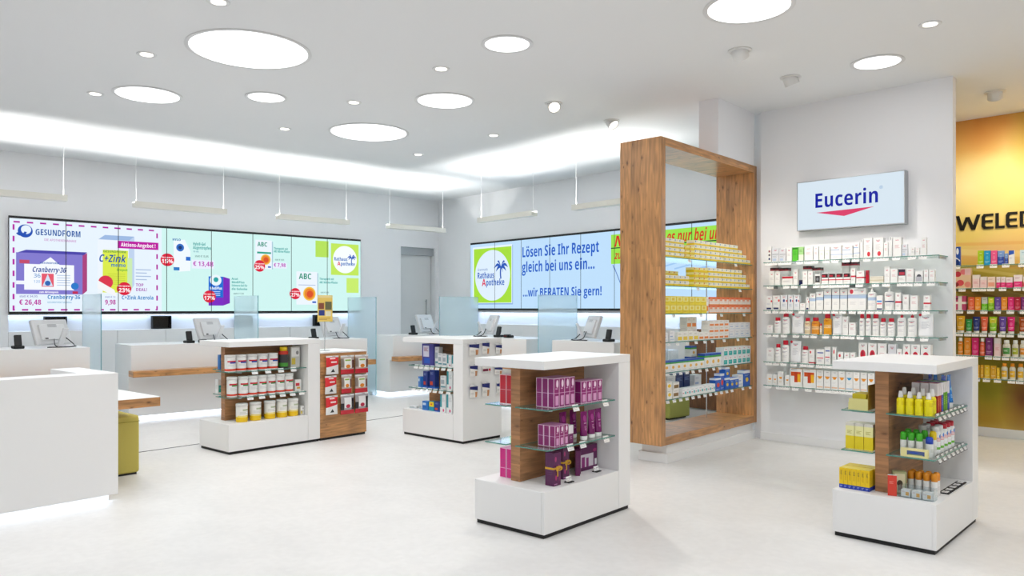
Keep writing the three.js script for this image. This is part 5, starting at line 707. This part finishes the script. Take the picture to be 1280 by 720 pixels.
// ------------------------------------------------------------------ gondolas
function gondola(place, L, label, tagsUpper, tagsLower, opt = {}) {
  const t = thing('display_gondola', label, 'display stand', place, [0, 0, 0], 0, 'white and oak display gondolas'), c = L - 0.15, W = 0.3;
  part(t, 'plinth', limits(0.012, L - 0.012, 0, 0.0265, -W + 0.012, W - 0.012), M.dark);
  part(t, 'base_cabinet', limits(0, c - 0.001, 0.027, 0.296, -W, W, 0.003), M.white);
  part(t, 'end_column', limits(c + 0.001, L, 0.027, 1.06, -W, W, 0.003), M.white);
  part(t, 'top_slab', limits(0, L, 1.0605, 1.116, -W, W, 0.004), M.white);
  part(t, 'base_end_panel', limits(-0.004, -0.0005, 0.03, 0.293, -W + 0.022, W - 0.022, 0.001), M.white);
  part(t, 'oak_panel', swapUV(limits(0.12, c - 0.0005, 0.2965, 1.06, -0.08, 0, 0.002)), M.oakDark);
  const h = opt.heights || [0.8, 0.545];
  for (const [z0, z1, s] of [[0.0005, 0.27, 1], [-0.27, -0.0805, -1]]) h.forEach((y, i) => {
    const g = glassShelf(t, 'glass_shelf', s < 0 ? (opt.rearX0 ?? 0.07) : (opt.x0 ?? 0.07), c - 0.002, y, z0, z1, s > 0 ? (i ? tagsLower : tagsUpper) : [], opt.tag);
    part(g, 'bracket', limits(-0.3, -0.29, -0.018, -0.005, z0 > 0 ? -0.13 : -0.06, z0 > 0 ? 0.1 : 0.09), M.alu);
  });
  return t;
}
const smallTag = memo('smallTag', () => { const g = cartonGeo('tag', 0.066, 0.046, 0.0016).clone(); g.rotateX(-0.35); return g; });
const framedTag = memo('framedTag', () => { const g = cartonGeo('tag_framed', 0.076, 0.052, 0.003).clone(); g.rotateX(-0.5); return g; });
// A: tubs and snack bags
gondola(GA, 1.06, 'white gondola with rows of white tubs on glass shelves', [0.3, 0.45, 0.6, 0.75], [0.25, 0.38, 0.5, 0.62, 0.74, 0.85], { heights: [0.812, 0.556], x0: 0.02, rearX0: 0.13, tag: smallTag });
{
  const wA = (s) => `${s} of the tub gondola`, z = 0.17;
  stock(GA, 0.812, [0.085, 0.2, 0.32, 0.44, 0.56].map((x) => ['k', 'g_jar1', x, 0.108, 0.165, z, 0.108]).concat([['n', 'g_shake:yellow', 0.69, 0.1, 0.225, z, 0.1], ['c', 'g_greybox', 0.83, 0.11, 0.22, z - 0.02, 0.06]]), wA('upper shelf'), 'goods on the upper shelf of the tub gondola');
  stock(GA, 0.556, [0.12, 0.225, 0.33, 0.435, 0.54, 0.645, 0.75].map((x, i) => ['k', 'g_jar2', x, 0.1, 0.198, z - (i ? 0 : 0.03), 0.1]).concat([['c', 'g_redsmall', 0.855, 0.075, 0.12, z, 0.05]]), wA('middle shelf'), 'goods on the middle shelf of the tub gondola');
  stock(GA, 0.2965, [0.2, 0.35, 0.515, 0.655, 0.79].map((x) => ['k', 'g_jar3', x, 0.115, 0.185, z + 0.02, 0.115]).concat([['c', 'g_greybox', 0.88, 0.045, 0.1, z + 0.04, 0.05]]), wA('base'), 'goods on the base of the tub gondola');
  stock(GA, 0.812, [['c', 'b_sky', 0.2, 0.09, 0.15, -0.19, 0.05, Math.PI]], 'rear shelf of the tub gondola', null); stock(GA, 0.556, [['c', 'f_teal', 0.18, 0.09, 0.15, -0.2, 0.06, Math.PI]], 'lower rear shelf of the tub gondola', null);
  const t = thing('oak_hook_unit', 'low oak hook unit joined to the tub gondola, hung with bags', 'display stand', GA, [1.062, 0, 0]), hooks = [];
  part(t, 'plinth', limits(0.012, 0.616, 0, 0.0265, -0.288, 0.288), M.dark); part(t, 'oak_body', swapUV(limits(0, 0.628, 0.027, 0.71, -0.3, 0.3, 0.002)), M.oak); part(t, 'oak_body_upper', swapUV(limits(0, 0.628, 0.713, 0.95, -0.3, 0.3, 0.002)), M.oak); part(t, 'white_top', limits(0, 0.628, 0.9505, 0.965, -0.3, 0.3, 0.001), M.white);
  const bags = [[1.195, 0.72, 0.186, 0.164, 'g_bagred'], [1.397, 0.712, 0.19, 0.185, 'g_bagsnack'], [1.595, 0.71, 0.19, 0.185, 'g_bagsnack'], [1.175, 0.507, 0.18, 0.15, 'g_bagred'], [1.385, 0.497, 0.19, 0.14, 'g_bagsnack'], [1.59, 0.487, 0.19, 0.18, 'g_bagsnack'], [1.187, 0.277, 0.19, 0.155, 'g_bagred'], [1.397, 0.262, 0.205, 0.185, 'g_bagsnack2'], [1.595, 0.26, 0.21, 0.185, 'g_bagsnack2']];
  bags.forEach(([x, y, h, w, n], i) => {
    part(t, 'hook', new THREE.CylinderGeometry(0.003, 0.003, 0.09, 8).rotateX(Math.PI / 2).translate(x - 1.062, y + h + 0.012, 0.345), M.chrome);
    const o = product('h', n, w, h, 0.035); scene.add(o); o.position.copy(GA.at(x, y, 0.335)); o.rotation.y = GA.turn;
    tag(o, `${cell(n).desc}, ${['left', 'middle', 'right'][i % 3]} column, ${['top', 'middle', 'bottom'][Math.floor(i / 3)]} row on the oak hooks`, null, 'bags on the oak hooks');
  });
  const side = product('h', 'b_yellow', 0.12, 0.16, 0.05); scene.add(side); side.position.copy(GA.at(1.725, 0.3, 0.1)); side.rotation.y = GA.turn + Math.PI / 2; tag(side, 'blue and yellow pack hanging on the right side of the oak hook unit', null);
  part(t, 'hook', new THREE.CylinderGeometry(0.003, 0.003, 0.09, 8).rotateZ(Math.PI / 2).translate(0.67, 0.472, 0.1), M.chrome);
  const fl = thing('flyer_stand', 'yellow flyer on a thin metal pole above the snack bags', 'flyer stand', GA, [1.3, 0.965, 0.05]);
  part(fl, 'foot', new THREE.CylinderGeometry(0.06, 0.06, 0.006, 28).translate(0, 0.0035, 0), M.chrome); part(fl, 'pole', new THREE.CylinderGeometry(0.005, 0.005, 0.34, 10).translate(0, 0.17, -0.008), M.chrome); part(fl, 'flyer', cartonGeo('flyer', 0.2, 0.3, 0.003), PRINT, [0, 0.33, 0]); part(fl, 'tray', limits(-0.1, 0.1, 0.322, 0.329, -0.01, 0.02), M.acrylic);
}
// B: dental goods, hanging packs on its end
gondola(GB, 1.0, 'white gondola with blue tooth-care cartons and hanging packs', [0.2, 0.29, 0.38, 0.47, 0.56, 0.66, 0.76], [0.16, 0.25, 0.34, 0.43, 0.52, 0.62, 0.74], { tag: smallTag });
{
  const wB = (s) => `${s} of the hanging-pack gondola`, z = 0.17;
  stock(GB, 0.8, [['c', 'b_purple', 0.32, 0.19, 0.243, z - 0.02, 0.1], ['c', 'b_white', 0.455, 0.065, 0.21, z - 0.02, 0.06], ['c', 'b_white', 0.53, 0.07, 0.145, z, 0.06], ['c', 'b_white', 0.605, 0.07, 0.14, z, 0.06], ['c', 'b_teal', 0.68, 0.07, 0.13, z, 0.06], ['c', 'b_teal', 0.755, 0.07, 0.13, z, 0.06]], wB('upper shelf'), 'goods on the upper shelf of the hanging-pack gondola');
  stock(GB, 0.545, [['c', 'b_sky', 0.2, 0.06, 0.12, z + 0.02, 0.05, -0.3], ['c', 'b_blue', 0.285, 0.095, 0.185, z, 0.06, -0.2], ['c', 'b_blue', 0.4, 0.1, 0.205, z, 0.06, -0.1], ['c', 'b_white', 0.575, 0.09, 0.15, z, 0.05], ['c', 'b_teal', 0.68, 0.09, 0.205, z, 0.05], ['c', 'b_teal', 0.785, 0.09, 0.2, z, 0.05]], wB('middle shelf'), 'goods on the middle shelf of the hanging-pack gondola');
  stock(GB, 0.2965, [['c', 'b_white', 0.09, 0.1, 0.025, z + 0.03, 0.07, 0.3], ['c', 'b_white', 0.21, 0.09, 0.04, z, 0.07, -0.2], ['c', 'b_sky', 0.325, 0.1, 0.1, z + 0.04, 0.06], ['c', 'b_yellow', 0.43, 0.085, 0.105, z + 0.04, 0.06], ['c', 'b_blue', 0.525, 0.085, 0.11, z + 0.04, 0.06], ['c', 'b_teal', 0.625, 0.09, 0.2, z + 0.05, 0.05], ['c', 'b_teal', 0.73, 0.09, 0.21, z + 0.05, 0.05]], wB('base'), 'goods on the base of the hanging-pack gondola');
  const t = scene.children.filter((o) => o.name.startsWith('display_gondola')).pop();
  [[0.15, 0.94, 0.12, 0.155], [-0.03, 0.944, 0.125, 0.115], [-0.235, 0.939, 0.1, 0.1], [0.155, 0.714, 0.115, 0.12], [-0.04, 0.744, 0.06, 0.13], [-0.23, 0.71, 0.08, 0.13], [0.155, 0.486, 0.12, 0.12], [-0.03, 0.481, 0.145, 0.12], [-0.235, 0.5, 0.11, 0.07]].forEach(([z, y, h, w], i) => {
    part(t, 'hook', new THREE.CylinderGeometry(0.003, 0.003, 0.06, 8).rotateZ(Math.PI / 2).translate(1.03, y + h + 0.012, z), M.chrome);
    const n = i === 4 ? 'b_hangred' : 'b_hang', o = product('h', n, w, h, 0.025); scene.add(o); o.position.copy(GB.at(1.022, y, z)); o.rotation.y = GB.turn + Math.PI / 2;
    tag(o, `${cell(n).desc}, ${['left', 'middle', 'right'][i % 3]} of the ${['top', 'middle', 'bottom'][Math.floor(i / 3)]} row on the gondola end`, null, 'packs hanging on the gondola end');
  });
}
// C: purple cartons
gondola(GC, 1.0, 'white gondola in front with purple cosmetic cartons', [0.38, 0.73], [0.32, 0.46, 0.74], { tag: smallTag });
{
  const grid = (spec, x0, nx, w, h, y, zf, nz, d, where, group) => { for (let i = 0; i < nx; i++) for (let j = 0; j < nz; j++) { const o = product('c', spec, w - 0.0015, h, d - 0.0015); scene.add(o); o.position.copy(GC.at(x0 + (i + 0.5) * w, y + 0.0006, zf - (j + 0.5) * d)); o.rotation.y = GC.turn; tag(o, `${cell(spec).desc}, ${ORD[i]} from left, ${['front', 'middle', 'rear'][nz === 2 && j === 1 ? 2 : j]} row, ${where}`, null, group); } };
  const up = 'goods on the upper shelf of the purple gondola', lo = 'goods on the middle shelf of the purple gondola';
  grid('c_tall', 0.185, 4, 0.057, 0.19, 0.8, 0.235, 3, 0.05, 'upper purple shelf', up); grid('c_mid', 0.485, 4, 0.063, 0.15, 0.8, 0.235, 2, 0.056, 'upper purple shelf', up);
  grid('c_small', 0.19, 3, 0.048, 0.136, 0.545, 0.24, 3, 0.048, 'lower purple shelf', lo); stock(GC, 0.545, [['c', 'c_serum', 0.37, 0.05, 0.122, 0.21, 0.05]], 'lower purple shelf', lo);
  stock(GC, 0.545, [[0.43, 0.12], [0.55, 0.21], [0.575, 0.1], [0.655, 0.2], [0.75, 0.19]].map(([x, z]) => ['t', 'c_tube:white', x, 0.08, 0.194, z, 0.048]), 'lower purple shelf', lo);
  stock(GC, 0.2965, [['e', 'c_gift', 0.2, 0.075, 0.212, 0.215, 0.07], ['e', 'c_gift', 0.395, 0.07, 0.21, 0.14, 0.07], ['c', 'c_leaf', 0.545, 0.07, 0.17, 0.16, 0.03, 0.7], ['c', 'c_leaf', 0.6, 0.07, 0.165, 0.13, 0.03, 0.6], ['c', 'c_set', 0.73, 0.22, 0.175, 0.1, 0.04]], 'base of the purple gondola', 'goods on the base of the purple gondola');
  const red = [], pink = []; for (const x of [0.18, 0.24, 0.3]) { red.push(['c', 'c_red', x, 0.056, 0.195, -0.18, 0.056, Math.PI], ['c', 'c_red', x, 0.056, 0.195, -0.12, 0.056, Math.PI]); pink.push(['c', 'c_pink', x, 0.056, 0.2, -0.18, 0.056, Math.PI], ['c', 'c_pink', x, 0.056, 0.2, -0.12, 0.056, Math.PI]); }
  stock(GC, 0.8, red, 'rear shelf of purple gondola', 'red cartons at the rear of the purple gondola'); stock(GC, 0.2965, pink, 'rear base of purple gondola', 'pink cartons at the rear of the purple gondola');
  const tagC = (x, z, l) => { const t = thing('price_tag_holder', l, 'price tag', GC, [x, 0.2968, z]); part(t, 'foot', limits(-0.03, 0.03, 0, 0.006, -0.02, 0.02), M.dark); part(t, 'card', tagGeo, PRINT, [0, 0.005, 0.0]); };
  tagC(0.33, 0.25, 'price tag before the purple gift boxes'); tagC(0.72, 0.2, 'price tag before the wide purple picture carton');
}
// D: sun care and insect sprays
gondola(GD, 1.0, 'white gondola at lower right with yellow spray bottles', [0.2, 0.3, 0.4, 0.5, 0.6, 0.7, 0.79], [0.2, 0.3, 0.4, 0.5, 0.6, 0.7, 0.79], { tag: framedTag });
{
  const put = (kind, spec, x, z, w, h, d, y, label, group, turn = 0) => { const o = product(kind, spec, w, h, d); scene.add(o); o.position.copy(GD.at(x, y + 0.0006, z)); o.rotation.y = GD.turn + turn; return tag(o, label, null, group); };
  const near = ['nearest the front', 'second back', 'third back', 'farthest back'], lines = ORD;
  const up = 'goods on the upper shelf of the yellow-bottle gondola', lo = 'goods on the middle shelf of the yellow-bottle gondola', ba = 'goods on the base of the yellow-bottle gondola';
  [0, 1].forEach((i) => [0.225, 0.173, 0.121, 0.069].forEach((z, j) => put('s', 'd_yel', 0.125 + i * 0.07, z, 0.047, i ? 0.155 : 0.138, 0.047, 0.8, `yellow spray bottle, ${i ? 'second' : 'end'} line, ${near[j]}, upper shelf`, up)));
  [['d_redbox', 0.265], ['d_redbox', 0.31], ['d_bluebox', 0.357], ['d_greenbox', 0.405], ['d_greenbox', 0.451], ['d_bluebox', 0.497]].forEach(([n, x], i) => [0.22, 0.17, 0.12].forEach((z, j) => put('c', n, x, z, 0.04, 0.185, 0.045, 0.8, `${cell(n).desc}, ${lines[i]} line, ${near[j]}, upper shelf`, up)));
  [['d_lilac', 0.56], ['d_cyan', 0.68]].forEach(([n, x]) => [0.2, 0.12].forEach((z, j) => put('t', n + ':white', x, z, 0.08, j ? 0.225 : 0.21, 0.05, 0.8, `${cell(n).desc}, ${j ? 'rear' : 'front'}, upper shelf of yellow-bottle gondola`, up)));
  put('t', 'd_cyan:white', 0.77, 0.14, 0.07, 0.2, 0.045, 0.8, 'blue fish tube next to the white column, upper shelf', up);
  [0.075, 0.12, 0.165].forEach((z, j) => put('r', 'd_roll:green', 0.16, z, 0.039, 0.14, 0.039, 0.545, `white stick with green cap, ${['farthest back', 'middle', 'nearest the front'][j]}, middle shelf`, lo));
  put('r', 'd_roll:blue', 0.18, 0.215, 0.044, 0.12, 0.044, 0.545, 'white stick with blue cap on the middle shelf', lo);
  [0.08, 0.127, 0.174, 0.221].forEach((z, j) => put('r', 'd_roll:' + (j === 3 ? 'yellow' : 'green'), 0.235, z, 0.04, 0.15, 0.04, 0.545, `white stick with ${j === 3 ? 'yellow' : 'green'} cap, second line, ${near[3 - j]}`, lo));
  [['blue', 0.32], ['blue', 0.4], ['red', 0.49], ['red', 0.57], ['red', 0.65]].forEach(([c, x], i) => [0.21, 0.14].forEach((z, j) => put('n', 'd_spray:' + (c === 'blue' ? 'white' : 'red'), x, z, 0.06, 0.168, 0.06, 0.545, `white spray can with ${c === 'blue' ? 'white' : 'red'} cap, ${lines[i]} line, ${j ? 'rear' : 'front'}`, lo)));
  put('c', 'd_post', 0.1, 0.155, 0.15, 0.05, 0.03, 0.545, 'cream box with car picture lying at the shelf end', lo, -Math.PI / 2);
  put('c', 'd_book', 0.075, 0.035, 0.05, 0.125, 0.03, 0.2965, 'red booklet leaning by the oak panel end', ba, -Math.PI / 2 + 0.3);
  put('c', 'd_card', 0.135, 0.06, 0.075, 0.14, 0.015, 0.2965, 'framed olive picture card with dark figure', ba, -Math.PI / 2 + 0.4); put('c', 'd_card', 0.165, 0.045, 0.075, 0.14, 0.015, 0.2965, 'second olive card behind the framed picture card', ba, -Math.PI / 2 + 0.5);
  [0, 1].forEach((i) => [0.232, 0.188, 0.144, 0.1].forEach((z, j) => put('r', 'd_stick:orange', 0.22 + i * 0.05, z, 0.039, 0.142, 0.039, 0.2965, `white stick with orange cap, ${i ? 'rear' : 'front'} line, ${near[j]}`, ba)));
  const t = thing('acrylic_tray', 'clear acrylic tray of small cartons on the base', 'tray', GD, [0.1, 0.297, 0.17], -Math.PI / 2);
  part(t, 'tray_shell', join([limits(-0.1, 0.1, 0, 0.003, -0.035, 0.035), limits(-0.1, 0.1, 0.003, 0.07, -0.035, -0.032), limits(-0.1, 0.1, 0.003, 0.07, 0.032, 0.035), limits(-0.1, -0.097, 0.003, 0.07, -0.032, 0.032), limits(0.097, 0.1, 0.003, 0.07, -0.032, 0.032)]), M.acrylic);
  [-0.06, 0, 0.06].forEach((q, j) => put('c', 'd_tray', 0.1, 0.17 - q, 0.05, 0.042, 0.045, 0.3005, `printed carton in the clear tray, ${['right', 'middle', 'left'][2 - j]}`, ba, -Math.PI / 2));
  [0.37, 0.46, 0.55, 0.64, 0.73].forEach((x, i) => { const s = thing('price_tag_holder', `${ORD[i]} flat price tag from left along the yellow-bottle gondola base`, 'price tag', GD, [x, 0.297, 0.255], 0, 'flat price tags on the base'); part(s, 'foot', limits(-0.036, 0.036, 0, 0.006, -0.028, 0.028), M.dark); part(s, 'card', cartonGeo('tag', 0.056, 0.034, 0.0016), PRINT, [0, 0.007, 0.017], [-Math.PI / 2, 0, 0]); });
  // left side
  [0, 1].forEach((r) => [-0.235, -0.178, -0.121].forEach((z, i) => put('c', 'd_yw', 0.15 + r * 0.06, z, 0.054, 0.165, 0.054, 0.545, `yellow and white carton, ${lines[i]} from left, ${r ? 'rear' : 'front'} line, left side shelf`, 'yellow and white cartons on the left side shelf', -Math.PI / 2)));
  { const dsp = thing('counter_display', 'cut-away yellow display carton on the left side shelf', 'display carton', GD, [0.2, 0.8004, -0.18], Math.PI); part(dsp, 'tray', join([limits(-0.09, 0.09, 0, 0.003, -0.06, 0.06), limits(-0.09, 0.09, 0.003, 0.045, 0.057, 0.06), limits(-0.09, -0.087, 0.003, 0.07, -0.06, 0.057), limits(0.087, 0.09, 0.003, 0.07, -0.06, 0.057)]), solid(0xe0d890)); part(dsp, 'header_card', limits(-0.09, 0.09, 0.003, 0.16, -0.063, -0.0605), solid(0xa8861e)); for (let i = 0; i < 6; i++) part(dsp, 'sachet', limits(-0.08 + i * 0.027, -0.06 + i * 0.027, 0.0035, 0.1, -0.045, 0.04), solid(0xd2c01c)); }
  [0, 1].forEach((i) => [0, 1, 2, 3, 4, 5, 6].forEach((j) => put('c', 'd_yb', 0.11 + i * 0.1, -0.268 + j * 0.0265, 0.0255, 0.13, 0.09, 0.2965, `yellow carton with blue foot, ${lines[j]} from the left, ${i ? 'rear' : 'front'} line`, 'yellow cartons on the left of the base', -Math.PI / 2)));
}
renderer.render(scene, camera);
